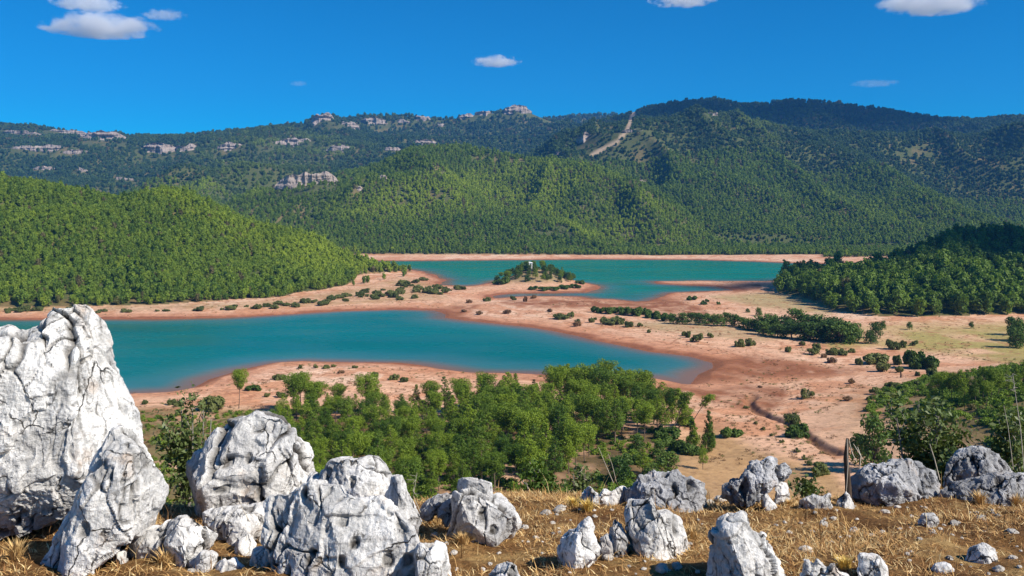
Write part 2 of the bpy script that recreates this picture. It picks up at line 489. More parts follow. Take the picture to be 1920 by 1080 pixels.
def land(x, y, full=False):
    """height of the ground (and masks) at world x, y"""
    x, y = np.asarray(x, float), np.asarray(y, float)
    u = x / np.maximum(y, 1.0) * FPX + 960.0
    sd = np.full(x.shape, -400.0)
    m = (y > 120) & (y < 1500)
    if m.any():
        wob = 3.0 * fbm(x[m] / 22, y[m] / 22, 0, 3, 5) * np.clip(y[m] / 500, .4, 2)
        sd[m] = np.maximum(poly_sd(LAKES[0], x[m], y[m]), poly_sd(LAKES[1], x[m], y[m])) + wob
    d = -sd
    base = np.where(d > 0, np.minimum(0.05 * d, 1.0 + 0.012 * d), np.maximum(0.07 * d, -4.0))
    base = np.where(d > 0, np.minimum(base, 3.2) + np.clip(d / 30, 0, 1) * 0.45 * fbm(x / 30, y / 30, 0, 4, 11), base)
    hs_ = lut(HILLSIDE, y)
    right = np.exp(-(((x - KNOLL[0]) / 88) ** 2 + ((y - KNOLL[1]) / 78) ** 2)) * 46.0
    n = 0.6 * fbm(x / 14, y / 14, 0, 4, 13) * np.clip((y - 12) / 40, 0, 1)
    lo = np.where(d > 0, np.maximum(base, np.minimum(hs_, base + np.clip(d, 0, 60) * 0.2) + n * np.clip(d / 40, 0, 1)), base)
    lo = np.where(y < 120, hs_ + n, lo)
    lo = lo + right * np.clip(d / 30, 0, 1)
    isl = 11.0 * np.exp(-(((x - ISLE[0]) / 24) ** 2 + ((y - ISLE[1]) / 26) ** 2))
    lo = np.where(d > -2, lo + isl, lo)
    ck = np.full(x.shape, 99.0)
    mm = (y > 130) & (y < 330) & (u > 1200) & (u < 1700)
    if mm.any():
        ck[mm] = line_d(CREEK, x[mm], y[mm]) + 0.9 * fbm(x[mm] / 8, y[mm] / 8, 0, 4, 15)
        lo = lo - 1.2 * (1 - sstep(0.3, 2.2, ck)) * sstep(262, 240, y)
    z = lo
    lay = np.full(x.shape, -1)
    for i, L in enumerate(LAYERS):
        k = dict(L); k.pop('name')
        ok = (y > 400)
        if not ok.any(): continue
        zz = np.full(x.shape, -50.0)
        zz[ok] = ridge(u[ok], y[ok], x[ok], **k)
        b = zz > z
        lay = np.where(b, i, lay)
        z = np.where(b, zz, z)
    z = np.maximum(z, -6.0)
    if full:
        return z, sd, ck, lay, right
    return z

# the ground sheet: rays of the compass times growing rings
us = np.concatenate([np.linspace(-760, -70, 50, endpoint=False), np.linspace(-70, 1990, 800, endpoint=False), np.linspace(1990, 2680, 51)])
ys = np.concatenate([np.exp(np.linspace(math.log(9.0), math.log(135), 90, endpoint=False)), np.exp(np.linspace(math.log(135), math.log(330), 240, endpoint=False)), np.exp(np.linspace(math.log(330), math.log(1180), 215, endpoint=False)),
                     np.exp(np.linspace(math.log(1180), math.log(5600), 210))])
UU, YY = np.meshgrid(us, ys)
XX = (UU - 960) / FPX * YY
ZZ, SD, CK, LAY, KN = land(XX, YY, True)

def px_poly_mask(poly, soft=6.0):
    return sstep(-soft, soft, poly_sd(poly, UU, PY))
PY = HOR + (EYE - ZZ) / YY * FPX              # only used to trace where fields and mud lie

def ground_colour():
    c = np.empty(UU.shape + (3,))
    n1 = fbm(XX / 16, YY / 16, 0, 4, 71)
    n2 = fbm(XX / 60, YY / 60, 0, 4, 72)
    n3 = fbm(XX / 5, YY / 9, 0, 3, 73)
    sand = np.array((0.72, 0.43, 0.27)); pale = np.array((0.82, 0.57, 0.40)); red = np.array((0.56, 0.25, 0.125))
    c[:] = sand
    def lay(col, w):
        w = np.clip(w, 0, 1)[..., None]
        c[:] = c * (1 - w) + np.array(col) * w
    lay(pale, sstep(0.0, 0.5, n2) * 0.8)
    lay(red, sstep(0.05, 0.4, n1 + 0.5 * n3) * 0.75)
    # old shore lines: thin bands that follow the water
    band = np.sin(-SD * 0.55 + 3 * n2) * 0.5 + 0.5
    lay(red, (band ** 3) * 0.35 * (SD > -70))
    # wet mud next to the water, bare channel
    lay((0.50, 0.20, 0.10), (1 - sstep(6.0, 24.0, -SD + 10 * n1 + 4 * n3)) * 0.7)
    wet = 1 - sstep(2.0, 8.0, -SD + 5 * n1 + 3 * n3)
    lay((0.27, 0.095, 0.045), wet * 0.95)
    for poly, s_ in (([(1230, 705), (1330, 672), (1400, 668), (1480, 676), (1560, 690), (1640, 692), (1560, 704), (1440, 710), (1370, 716), (1330, 715)], 9),
                     ([(1240, 722), (1330, 730), (1400, 722), (1470, 728), (1480, 745), (1440, 775), (1400, 768), (1330, 752), (1290, 735)], 8),
                     ([(940, 566), (1060, 560), (1180, 566), (1235, 572), (1240, 590), (1190, 588), (1110, 576), (1020, 578), (950, 572)], 6),
                     ([(1190, 568), (1250, 556), (1310, 575), (1330, 590), (1240, 590)], 6),
                     ([(800, 592), (860, 570), (900, 572), (850, 600)], 6),
                     ([(1340, 540), (1425, 531), (1428, 541), (1380, 548)], 3)):
        lay((0.27, 0.10, 0.045), px_poly_mask(poly, s_) * np.clip(0.85 + 0.9 * n3 + 0.5 * n1, 0, 1) * (YY > 150) * (YY < 900))
    lay((0.24, 0.115, 0.06), (1 - sstep(0.7, 2.6, CK)) * 0.85 * sstep(266, 244, YY))
    # grazed meadow beyond the bushes, dry grass below the hilltop
    lay((0.37, 0.30, 0.10), px_poly_mask([(1600, 612), (1700, 606), (2400, 600), (2400, 690), (1900, 682), (1800, 668), (1700, 655), (1640, 648), (1560, 655), (1540, 640), (1600, 630)], 9) * np.clip(0.85 + n1, 0, 1) * (LAY < 0))
    lay((0.38, 0.31, 0.14), px_poly_mask([(1330, 556), (1440, 548), (1560, 560), (1560, 590), (1420, 575)], 6) * 0.8 * (LAY < 0))
    lay((0.40, 0.30, 0.15), px_poly_mask([(1130, 606), (1300, 600), (1500, 632), (1420, 640), (1250, 622)], 6) * 0.7 * (LAY < 0))
    lay((0.42, 0.255, 0.11), px_poly_mask([(1250, 830), (1340, 800), (1420, 845), (1560, 880), (1620, 960), (1000, 960), (1120, 880)], 16) * 0.85)
    lay((0.36, 0.27, 0.12), px_poly_mask([(-200, 570), (300, 572), (520, 562), (640, 545), (760, 520), (830, 540), (840, 560), (700, 568), (560, 574), (300, 582), (-200, 586)], 5) * np.clip(0.7 + n1, 0, 1) * 0.6)
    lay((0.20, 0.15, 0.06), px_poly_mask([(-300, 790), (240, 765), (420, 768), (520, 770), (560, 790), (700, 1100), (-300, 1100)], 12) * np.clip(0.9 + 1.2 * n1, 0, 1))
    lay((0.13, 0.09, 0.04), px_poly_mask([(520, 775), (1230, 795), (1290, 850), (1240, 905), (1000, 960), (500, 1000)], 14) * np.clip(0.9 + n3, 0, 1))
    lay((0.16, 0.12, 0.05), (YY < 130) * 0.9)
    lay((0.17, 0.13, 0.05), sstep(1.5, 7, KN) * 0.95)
    lay((0.30, 0.22, 0.11), sstep(2, 6, ZZ) * (np.hypot(XX - ISLE[0], YY - ISLE[1]) < 45))
    # forest floor on the hills
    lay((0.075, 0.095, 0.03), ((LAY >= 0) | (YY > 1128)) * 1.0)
    lay((0.26, 0.17, 0.085), (LAY >= 0) * sstep(0.25, 0.6, n1 + n2) * 0.4)
    # the bare track on the mountain
    tr = line_d([(1188, 212), (1182, 228), (1176, 244), (1160, 262), (1140, 276), (1110, 290)], UU, PY)
    lay((0.52, 0.38, 0.25), (1 - sstep(2, 5, tr)) * (YY > 1500))
    return c, n1, n2
GC, GN1, GN2 = ground_colour()
ny, nx = UU.shape
idx = np.arange(ny * nx).reshape(ny, nx)
quads = np.stack([idx[:-1, :-1], idx[:-1, 1:], idx[1:, 1:], idx[1:, :-1]], -1).reshape(-1, 4)
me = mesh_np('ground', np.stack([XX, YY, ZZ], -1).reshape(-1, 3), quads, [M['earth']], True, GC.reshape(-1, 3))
tag(obj('ground', me), kind='structure')

LOGY = np.log(ys)
def hgt(x, y):
    """ground height by interpolation of the sheet"""
    x, y = np.asarray(x, float), np.asarray(y, float)
    u = x / y * FPX + 960
    fi = np.interp(np.log(y), LOGY, np.arange(len(ys)))
    fj = np.interp(u, us, np.arange(len(us)))
    i = np.clip(fi.astype(int), 0, ny - 2); j = np.clip(fj.astype(int), 0, nx - 2)
    a_, b = fi - i, fj - j
    return (ZZ[i, j] * (1 - a_) * (1 - b) + ZZ[i + 1, j] * a_ * (1 - b) + ZZ[i, j + 1] * (1 - a_) * b + ZZ[i + 1, j + 1] * a_ * b)

def spot(px, py, ymin=100.0):
    """where the sight line of a pixel first meets the ground sheet"""
    j = int(np.clip(np.interp(px, us, np.arange(len(us))), 0, nx - 1))
    col = PY[:, j]
    ok = np.where((ys > ymin) & (col <= py))[0]
    i = ok[0] if len(ok) else ny - 1
    y = ys[i]
    if i > 0 and ys[i - 1] > ymin and col[i - 1] > py:
        t = (col[i - 1] - py) / (col[i - 1] - col[i])
        y = ys[i - 1] * (1 - t) + ys[i] * t
    x = (px - 960) / FPX * y
    return float(x), float(y), float(hgt(x, y))

# the lakes: one sheet of water
wu = np.linspace(-760, 2680, 560)
wy = np.exp(np.linspace(math.log(235), math.log(1200), 300))
WU, WY = np.meshgrid(wu, wy)
WX = (WU - 960) / FPX * WY
wsd = np.maximum(poly_sd(LAKES[0], WX, WY), poly_sd(LAKES[1], WX, WY)) + 3.0 * fbm(WX / 22, WY / 22, 0, 3, 5) * np.clip(WY / 500, .4, 2)
wn_ = fbm(WX / 40, WY / 60, 0, 3, 81)
deep = sstep(0, 13, wsd + 4 * wn_)[..., None]
veryd = sstep(6, 36, wsd + 7 * wn_)[..., None]
farw = sstep(480, 640, WY)[..., None]
tq = np.array((0.0, 0.150, 0.145)) * (1 - farw) + np.array((0.0, 0.185, 0.145)) * farw
wc = np.array((0.21, 0.12, 0.075)) * (1 - deep) + np.array((0.045, 0.165, 0.17)) * deep
wc = wc * (1 - veryd) + tq * veryd
wc = wc * (1 + 0.16 * fbm(WX / 90, WY / 38, 0, 4, 83))[..., None]
k = np.arange(WU.size).reshape(WU.shape)
wq = np.stack([k[:-1, :-1], k[:-1, 1:], k[1:, 1:], k[1:, :-1]], -1).reshape(-1, 4)
keep = (wsd.ravel()[wq] > -25).any(1)
me = mesh_np('water', np.stack([WX, WY, np.zeros_like(WX)], -1).reshape(-1, 3), wq[keep], [M['water']], True, wc.reshape(-1, 3))
tag(obj('water', me), kind='structure')

# ------------------------------------------------------------------ foliage builders
def leaf_quads(P, size, r, up=0.3, out=None, aspect=0.6):
    """one small leaf-shaped quad at each point, turned at random"""
    n = len(P)
    nrm = r.normal(size=(n, 3))
    if out is not None: nrm = nrm * 0.7 + out
    nrm[:, 2] += up
    nrm /= np.linalg.norm(nrm, axis=1)[:, None] + 1e-9
    t = np.cross(nrm, r.normal(size=(n, 3)))
    t /= np.linalg.norm(t, axis=1)[:, None] + 1e-9
    b = np.cross(nrm, t)
    sz = (size * r.uniform(0.6, 1.35, n))[:, None]
    v = np.stack([P - t * sz, P - b * sz * aspect, P + t * sz, P + b * sz * aspect], 1).reshape(-1, 3)
    f = np.arange(4 * n).reshape(n, 4)
    return v, f

def lumps_leaves(lumps, per, size, r, squash=0.75, aspect=0.6, up=0.3):
    Ps, Os = [], []
    for (cx, cy_, cz, rad) in lumps:
        n = max(4, int(per * rad ** 1.6))
        d = r.normal(size=(n, 3))
        d /= np.linalg.norm(d, axis=1)[:, None]
        rr = rad * r.uniform(0.35, 1.0, n) ** 0.5 * (1 + 0.25 * r.normal(size=n) * 0.5)
        q = d * rr[:, None]
        q[:, 2] *= squash
        Ps.append(q + (cx, cy_, cz)); Os.append(d)
    return leaf_quads(np.concatenate(Ps), size, r, up, np.concatenate(Os), aspect)

def tube(path, rad, sides=6):
    path = np.asarray(path, float); rad = np.asarray(rad, float)
    n = len(path)
    T = np.gradient(path, axis=0)
    T /= np.linalg.norm(T, axis=1)[:, None] + 1e-9
    ref = np.array((1.0, 0.13, 0.07))
    A = np.cross(T, ref); A /= np.linalg.norm(A, axis=1)[:, None] + 1e-9
    B = np.cross(T, A)
    th = np.arange(sides) / sides * 2 * np.pi
    v = path[:, None] + rad[:, None, None] * (np.cos(th)[None, :, None] * A[:, None] + np.sin(th)[None, :, None] * B[:, None])
    k = np.arange(n * sides).reshape(n, sides)
    f = np.stack([k[:-1], np.roll(k[:-1], -1, 1), np.roll(k[1:], -1, 1), k[1:]], -1).reshape(-1, 4)
    return v.reshape(-1, 3), f

def join(parts):
    vs_, fs, o = [], [], 0
    for v, f in parts:
        vs_.append(v); fs.append(np.asarray(f) + o); o += len(v)
    return np.concatenate(vs_), np.concatenate(fs)

def branches(base_pts, ends, r0, r):
    out = []
    for b, e_ in zip(base_pts, ends):
        b, e_ = np.asarray(b), np.asarray(e_)
        mid = (b + e_) / 2 + r.normal(size=3) * 0.08 * np.linalg.norm(e_ - b) + (0, 0, -0.06 * np.linalg.norm(e_ - b))
        out.append(tube([b, mid, e_], [r0, r0 * 0.7, r0 * 0.3], 4))
    return out

def pine_meshes(seed, H=10.0, crown_from=0.42, width=2.3, lean=0.0, per=190, size=0.165, top='round', nl=24):
    r = np.random.default_rng(seed)
    tz = np.linspace(0, H * 0.93, 9)
    bx = lean * (tz / H) ** 1.4 * H + 0.18 * np.cumsum(r.normal(size=9)) * 0.5
    by = 0.18 * np.cumsum(r.normal(size=9)) * 0.5
    bx -= bx[0]; by -= by[0]
    path = np.stack([bx, by, tz - 0.3], 1)
    rad = np.interp(tz / H, [0, 0.08, 1], [0.20, 0.145, 0.03]) * H / 10
    parts = [tube(path, rad, 7)]
    lumps = []
    for i in range(nl):
        t = (i + r.uniform(0, 0.9)) / nl
        h = H * (crown_from + (0.97 - crown_from) * t)
        if top == 'round': w = width * (0.45 + 0.75 * math.sin(math.pi * min(1, 0.18 + t * 0.80)) ** 0.8) * (1 - 0.45 * t)
        elif top == 'cone': w = width * (1.05 - 0.85 * t)
        else: w = width * (0.55 + 0.6 * t if t < 0.75 else 1.15 - 1.6 * (t - 0.75))
        ang = i * 2.4 + r.uniform(-0.5, 0.5)
        rr = w * r.uniform(0.25, 0.78)
        cx = np.interp(h, tz, bx) + math.cos(ang) * rr
        cy_ = np.interp(h, tz, by) + math.sin(ang) * rr
        lr = w * r.uniform(0.32, 0.50)
        lumps.append((cx, cy_, h, max(0.40, lr)))
        hb = h - 0.35 * rr - 0.3
        parts += branches([(np.interp(hb, tz, bx), np.interp(hb, tz, by), hb - 0.3)], [(cx, cy_, h - 0.1)], 0.05 * H / 10, r)
    for i in range(5):                      # dead lower limbs
        h = H * r.uniform(min(0.2, crown_from), crown_from + 0.08); ang = r.uniform(0, 6.28); L = r.uniform(0.5, 1.4)
        bb = (np.interp(h, tz, bx), np.interp(h, tz, by), h - 0.3)
        parts += branches([bb], [(bb[0] + math.cos(ang) * L, bb[1] + math.sin(ang) * L, h + 0.1)], 0.03, r)
    lumps.append((bx[-1], by[-1], H * 0.96, 0.5))
    cv, cf = lumps_leaves(lumps, per, size, r, 0.7, 0.42, 0.55)
    tv, tf = join(parts)
    return mesh_np('trunk', tv, tf, [M['bark']], True), mesh_np('crown', cv, cf, [M['pine']])

def broad_meshes(seed, H=5.0, width=2.4, per=80, size=0.2, mat='oak', bark='bark'):
    r = np.random.default_rng(seed)
    lumps = [(0, 0, H * 0.55, width * 0.55)]
    parts = [tube([(0, 0, -0.3), (0.05, 0, H * 0.25), (0.1, 0.05, H * 0.6)], [0.06 * H * 0.6, 0.04 * H * 0.6, 0.02 * H * 0.6], 6)]
    for i in range(24):
        ang = i * 2.4; t = r.uniform(0, 1)
        rr = width * r.uniform(0.35, 0.72)
        z = H * (0.10 + 0.76 * t)
        rr *= 1.0 - 0.45 * max(0, t - 0.5) * 2
        lumps.append((math.cos(ang) * rr, math.sin(ang) * rr, z, width * r.uniform(0.26, 0.42)))
        parts += branches([(0.05, 0.0, H * 0.15 + 0.2 * z)], [lumps[-1][:3]], 0.012 * H, r)
    cv, cf = lumps_leaves(lumps, per, size, r, 0.85, 0.55)
    tv, tf = join(parts)
    return mesh_np('trunk', tv, tf, [M[bark]], True), mesh_np('crown', cv, cf, [M[mat]])

def bush_meshes(seed, mat='bush', n=13, per=300, size=0.06, sparse=False):
    """a bush one metre wide and about 0.55 m tall"""
    r = np.random.default_rng(seed)
    lumps, parts = [], []
    for i in range(n):
        ang = r.uniform(0, 6.28); rr = 0.42 * math.sqrt(r.uniform(0, 1))
        z = r.uniform(0.14, 0.42) * (1.15 - rr)
        lumps.append((math.cos(ang) * rr, math.sin(ang) * rr, z, r.uniform(0.09, 0.21)))
        parts += branches([(0.03 * math.cos(ang), 0.03 * math.sin(ang), -0.06)], [(lumps[-1][0] * 1.1, lumps[-1][1] * 1.1, z + (0.16 if sparse else 0.0))], 0.014, r)
    if sparse:
        for i in range(16):
            ang = r.uniform(0, 6.28); rr = r.uniform(0.2, 0.5)
            parts += branches([(0, 0, -0.05)], [(math.cos(ang) * rr, math.sin(ang) * rr, r.uniform(0.25, 0.65))], 0.011, r)
    cv, cf = lumps_leaves(lumps, per * (14 if not sparse else 5), size, r, 0.9, 0.55)
    tv, tf = join(parts)
    return mesh_np('stem', tv, tf, [M['greybark']], True), mesh_np('foliage', cv, cf, [M[mat]])

PINES = [pine_meshes(100 + i, H=10.0, crown_from=c - 0.07, width=w * 1.36, top=t, lean=l) for i, (c, w, t, l) in enumerate(
    [(0.42, 2.1, 'round', 0.02), (0.50, 2.2, 'round', -0.03), (0.36, 1.8, 'cone', 0.0), (0.58, 2.3, 'flat', 0.04), (0.34, 1.9, 'round', 0.0), (0.45, 1.9, 'cone', -0.02), (0.55, 2.4, 'flat', -0.05), (0.30, 2.0, 'round', 0.03)])]
LEANERS = [pine_meshes(140, 10, 0.62, 1.9, 0.45, top='flat'), pine_meshes(141, 10, 0.66, 1.8, 0.62, top='flat')]
YOUNG = [pine_meshes(150 + i, 10, 0.10, 3.6, 0.0, top='cone', per=90, size=0.3, nl=34) for i in range(2)]
BROADS = [broad_meshes(200 + i) for i in range(5)]
BUSHES = [bush_meshes(300 + i) for i in range(5)]
DARKB = [bush_meshes(320 + i, 'oak') for i in range(3)]
DRYB = [bush_meshes(340 + i, 'drybush', sparse=True) for i in range(2)]
SPARSE = [bush_meshes(360 + i, 'bush', sparse=True) for i in range(2)]

def plant(kind, meshes, label, cat, loc, scale, group=None, rotz=None, parts=('trunk', 'crown')):
    t = thing(kind, label, cat, loc, random.uniform(0, 6.28) if rotz is None else rotz, scale, group)
    obj(parts[0], meshes[0], t)
    obj(parts[1], meshes[1], t)
    return t

# ------------------------------------------------------------------ far woods (uncountable masses)
def far_tree(seed, clump=1, n=46, size=0.55, mat='far'):
    r = np.random.default_rng(seed)
    V = []
    for k in range(clump):
        ox, oy = (0, 0) if clump == 1 else r.uniform(-4, 4, 2)
        hh = r.uniform(0.8, 1.15)
        lum = [(ox + r.uniform(-0.9, 0.9), oy + r.uniform(-0.9, 0.9), hh * z, rd) for z, rd in ((2.2, 1.5), (3.6, 2.0), (4.6, 2.0), (5.6, 1.8), (6.5, 1.35), (7.2, 0.8))]
        V.append(lumps_leaves(lum, n / clump ** 0.35 / 2.0, size * (1 if clump == 1 else 1.5), r, 0.85, 0.62, 0.25))
        V.append((lambda p: p)(tube([(ox, oy, -1), (ox, oy, 4)], [0.16, 0.1], 4)))
        # a solid heart so that no sky shines through the crown
        th = np.arange(6) / 6 * 6.283
        c = np.array([(ox, oy, 1.4)] + [(ox + 1.2 * math.cos(t), oy + 1.2 * math.sin(t), 3.2 * hh) for t in th] + [(ox + 0.75 * math.cos(t + .5), oy + 0.75 * math.sin(t + .5), 5.5 * hh) for t in th] + [(ox, oy, 7.0 * hh)])
        f = []
        for i in range(6):
            j = (i + 1) % 6
            f += [(0, 1 + j, 1 + i, 1 + i), (1 + i, 1 + j, 7 + j, 7 + i), (7 + i, 7 + j, 13, 13)]
        V.append((c, np.array(f)))
    v, f = join(V)
    tri = f[:, 2] == f[:, 3]
    me_ = mesh_np('far_tree', v, [f[~tri], f[tri][:, :3]], [M[mat]])
    return bpy.data.objects.new('far_tree', me_)

wood_near = bpy.data.collections.new('wood_near')
for i in range(6): wood_near.objects.link(far_tree(400 + i, 1, 60, 0.5))
wood_far = bpy.data.collections.new('wood_far')
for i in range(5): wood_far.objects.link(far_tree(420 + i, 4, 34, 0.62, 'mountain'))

def scatter_group(name, coll):
    ng = bpy.data.node_groups.new(name, 'GeometryNodeTree')
    ng.interface.new_socket('Geometry', in_out='INPUT', socket_type='NodeSocketGeometry')
    ng.interface.new_socket('Geometry', in_out='OUTPUT', socket_type='NodeSocketGeometry')
    N, Lk = ng.nodes, ng.links
    gi, go = N.new('NodeGroupInput'), N.new('NodeGroupOutput')
    ci = N.new('GeometryNodeCollectionInfo')
    ci.inputs['Collection'].default_value = coll
    ci.inputs['Separate Children'].default_value = True
    ci.inputs['Reset Children'].default_value = True
    ip = N.new('GeometryNodeInstanceOnPoints')
    ip.inputs['Pick Instance'].default_value = True
    def na(nm, t):
        a_ = N.new('GeometryNodeInputNamedAttribute'); a_.data_type = t; a_.inputs['Name'].default_value = nm
        return a_.outputs['Attribute']
    Lk.new(gi.outputs[0], ip.inputs['Points'])
    Lk.new(ci.outputs[0], ip.inputs['Instance'])
    Lk.new(na('pick', 'INT'), ip.inputs['Instance Index'])
    Lk.new(na('rot', 'FLOAT_VECTOR'), ip.inputs['Rotation'])
    Lk.new(na('scl', 'FLOAT_VECTOR'), ip.inputs['Scale'])
    Lk.new(ip.outputs[0], go.inputs[0])
    return ng

def scatter(name, P, scl, tint, coll, label, cat='forest'):
    n = len(P)
    me_ = bpy.data.meshes.new(name)
    me_.vertices.add(n)
    me_.vertices.foreach_set('co', np.asarray(P, np.float32).ravel())
    def at(nm, t, d, key):
        a_ = me_.attributes.new(nm, t, 'POINT'); a_.data.foreach_set(key, d)
    at('pick', 'INT', rng.integers(0, 60, n).astype(np.int32), 'value')
    rot = np.zeros((n, 3), np.float32); rot[:, 2] = rng.uniform(0, 6.28, n); rot[:, :2] = rng.normal(0, 0.04, (n, 2))
    at('rot', 'FLOAT_VECTOR', rot.ravel(), 'vector')
    sv = np.stack([scl * rng.uniform(0.85, 1.15, n), scl * rng.uniform(0.85, 1.15, n), scl * rng.uniform(0.8, 1.25, n)], 1).astype(np.float32)
    at('scl', 'FLOAT_VECTOR', sv.ravel(), 'vector')
    at('tint', 'FLOAT', np.asarray(tint, np.float32), 'value')
    me_.update()
    o = obj(name, me_)
    o.modifiers.new('scatter', 'NODES').node_group = scatter_group(name + '_nodes', coll)
    return tag(o, label, cat, kind='stuff')

# bare ground seen between the trees, traced on the hillsides
CLIFFS = [  # px, py, width px, height px, tilt(px rise over width), kind of label
    (75, 284, 150, 16, 0, 'long pale cliff band low on the far left range'), (135, 289, 66, 11, 3, 'short cliff ledge right of the long pale band'),
    (290, 287, 75, 30, 6, 'tall fluted cliff below the notch in the left skyline'), (345, 283, 46, 20, 4, 'grey cliff right of the tall fluted cliff'),
    (190, 262, 90, 24, -4, 'grey crag under the left skyline'), (120, 250, 90, 10, -3, 'thin rocky rim along the left skyline'), (40, 252, 80, 10, -6, 'rocky rim at the far left edge'),
    (428, 281, 60, 18, 8, 'pinkish cliff at the left end of the ledge'), (536, 273, 104, 17, 14, 'long pink cliff ledge slanting up to the right'), (640, 281, 62, 12, 0, 'low cliff ledge right of the long pink one'),
    (80, 318, 44, 9, 0, 'small rock step on the lower left slope'), (150, 322, 28, 10, 2, 'small grey crag on the lower left slope'), (235, 338, 48, 7, -6, 'thin pale scree step above the near hill'),
    (567, 348, 124, 30, 18, 'red and grey cliff slanting on the wooded slope'), (672, 356, 16, 14, 0, 'small crag right of the red cliff'), (718, 337, 18, 14, 0, 'dark little crag above the bright wood'),
    (602, 228, 46, 26, 0, 'rugged grey summit crag on the skyline'), (650, 236, 44, 12, -2, 'grey crag right of the summit crag'), (700, 233, 60, 22, -4, 'broken grey crag row under the middle skyline'), (755, 231, 30, 14, 4, 'small grey crag on the middle ridge'), (792, 225, 36, 20, -8, 'slanting grey crag on the middle ridge'), (826, 236, 20, 10, -4, 'last small crag of the middle ridge'),
    (872, 223, 40, 13, 5, 'grey crag left of the pointed summit'), (905, 217, 36, 18, 4, 'grey crag below the pointed summit'), (968, 210, 60, 20, 2, 'grey rocky summit in the centre of the skyline'), (1010, 216, 34, 14, -10, 'rocky shoulder right of the central summit'),
    (790, 270, 64, 12, 2, 'rock band above the bright green hill'), (735, 283, 36, 10, 0, 'rock spot left above the bright green hill'), (1100, 262, 40, 22, 6, 'pale scree patch left of the bare track'), (1047, 291, 14, 9, 0, 'white quarry scar at the foot of the ridge'),
    (1200, 342, 34, 7, -9, 'thin white outcrop on the spur of the green hill'), (1335, 216, 34, 11, 2, 'pinkish scree near the top of the mountain'), (1190, 247, 46, 6, -3, 'pale rim right of the bare track')]

def forest_points(y0, y1, sp, seed, ulo=-250, uhi=2200):
    """jittered points whose spacing is sp(y) metres; only where the eye can reach"""
    r = np.random.default_rng(seed)
    out = []
    y = y0
    while y < y1:
        s_ = sp(y)
        n = int((uhi - ulo) / FPX * y / s_)
        uu = ulo + (np.arange(n) + r.uniform(-0.45, 0.45, n)) * s_ / y * FPX
        yy = y + r.uniform(-0.45, 0.45, n) * s_
        out.append(np.stack([uu, yy], 1))
        y += s_
    return np.concatenate(out)

# running horizon along each compass ray, to leave out what lies behind ridges
EL = (ZZ - EYE) / YY
HZN = np.maximum.accumulate(EL, 0)
def visible(u, y, top):
    i = np.clip(np.interp(np.log(y), LOGY, np.arange(len(ys))).astype(int), 0, ny - 1)
    j = np.clip(np.interp(u, us, np.arange(len(us))).astype(int), 0, nx - 1)
    return top > HZN[np.maximum(i - 1, 0), j] - 0.0015

def laymap(u, y):
    i = np.clip(np.rint(np.interp(np.log(y), LOGY, np.arange(len(ys)))).astype(int), 0, ny - 1)
    j = np.clip(np.rint(np.interp(u, us, np.arange(len(us)))).astype(int), 0, nx - 1)
    return LAY[i, j], SD[i, j]

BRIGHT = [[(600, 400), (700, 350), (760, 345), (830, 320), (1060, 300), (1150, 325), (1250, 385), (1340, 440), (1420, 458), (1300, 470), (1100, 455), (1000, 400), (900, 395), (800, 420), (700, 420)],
          [(400, 266), (540, 242), (620, 256), (700, 290), (600, 325), (440, 325), (350, 312)], [(1300, 215), (1400, 205), (1480, 240), (1460, 280), (1380, 260)], [(330, 360), (420, 320), (520, 330), (480, 370)],  # sunlit far spurs, their brightness painted into the tree tint
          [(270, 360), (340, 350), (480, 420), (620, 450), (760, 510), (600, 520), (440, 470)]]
def wood(pts, coll, name, label, size, tree_h, keep_fn=None, tmul=1.0):
    u, y = pts[:, 0], pts[:, 1]
    x = (u - 960) / FPX * y
    z = hgt(x, y)
    lay_, sd_ = laymap(u, y)
    py = HOR + (EYE - z) / y * FPX
    ok = ((lay_ >= 0) | (y > 1128) | ((y > 1066) & (u > 1545))) & visible(u, y, (z + tree_h * 1.3 - EYE) / y) & (sd_ < -12)
    n1 = fbm(x / 55, y / 55, 0, 4, 91); n2 = fbm(x / 160, y / 160, 0, 3, 92)
    dens = 1.0 - 0.55 * sstep(0.22, 0.5, n1)
    for (cx, cyy, w, h, tl, _) in CLIFFS:
        dx = (u - cx) / (w * 0.5); dy = (py - (cyy - tl * (u - cx) / w) ) / (h * 0.5)
        dens = np.where((np.abs(dx) < 1.05) & (dy > -0.8) & (dy < 1.3) & (y > 1100), dens * (0.2 if w > 3.2 * h else 0.3), dens)
    tr = line_d([(1188, 212), (1182, 228), (1176, 244), (1160, 262), (1140, 276), (1110, 290)], u, py)
    dens = np.where((tr < 5) & (y > 1500), 0, dens)
    sparse = sstep(-30, 20, poly_sd([(1060, 300), (1090, 240), (1180, 225), (1260, 230), (1290, 290), (1200, 300)], u, py))
    dens = dens * (1 - 0.5 * sparse * (y > 1500))
    ok &= rng.uniform(size=len(u)) < dens
    if keep_fn is not None: ok &= keep_fn(u, y, x, py, lay_)
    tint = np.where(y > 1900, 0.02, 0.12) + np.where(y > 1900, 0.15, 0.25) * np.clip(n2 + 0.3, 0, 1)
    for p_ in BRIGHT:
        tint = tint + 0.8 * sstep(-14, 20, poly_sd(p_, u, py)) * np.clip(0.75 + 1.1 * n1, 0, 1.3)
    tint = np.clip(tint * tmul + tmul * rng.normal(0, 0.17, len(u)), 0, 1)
    sc = size(y) * np.clip(1 + 0.16 * n1 + rng.normal(0, 0.21, len(u)), 0.45, 1.6)
    P = np.stack([x, y, z - 0.2], 1)[ok]
    return scatter(name, P, sc[ok], tint[ok], coll, label)

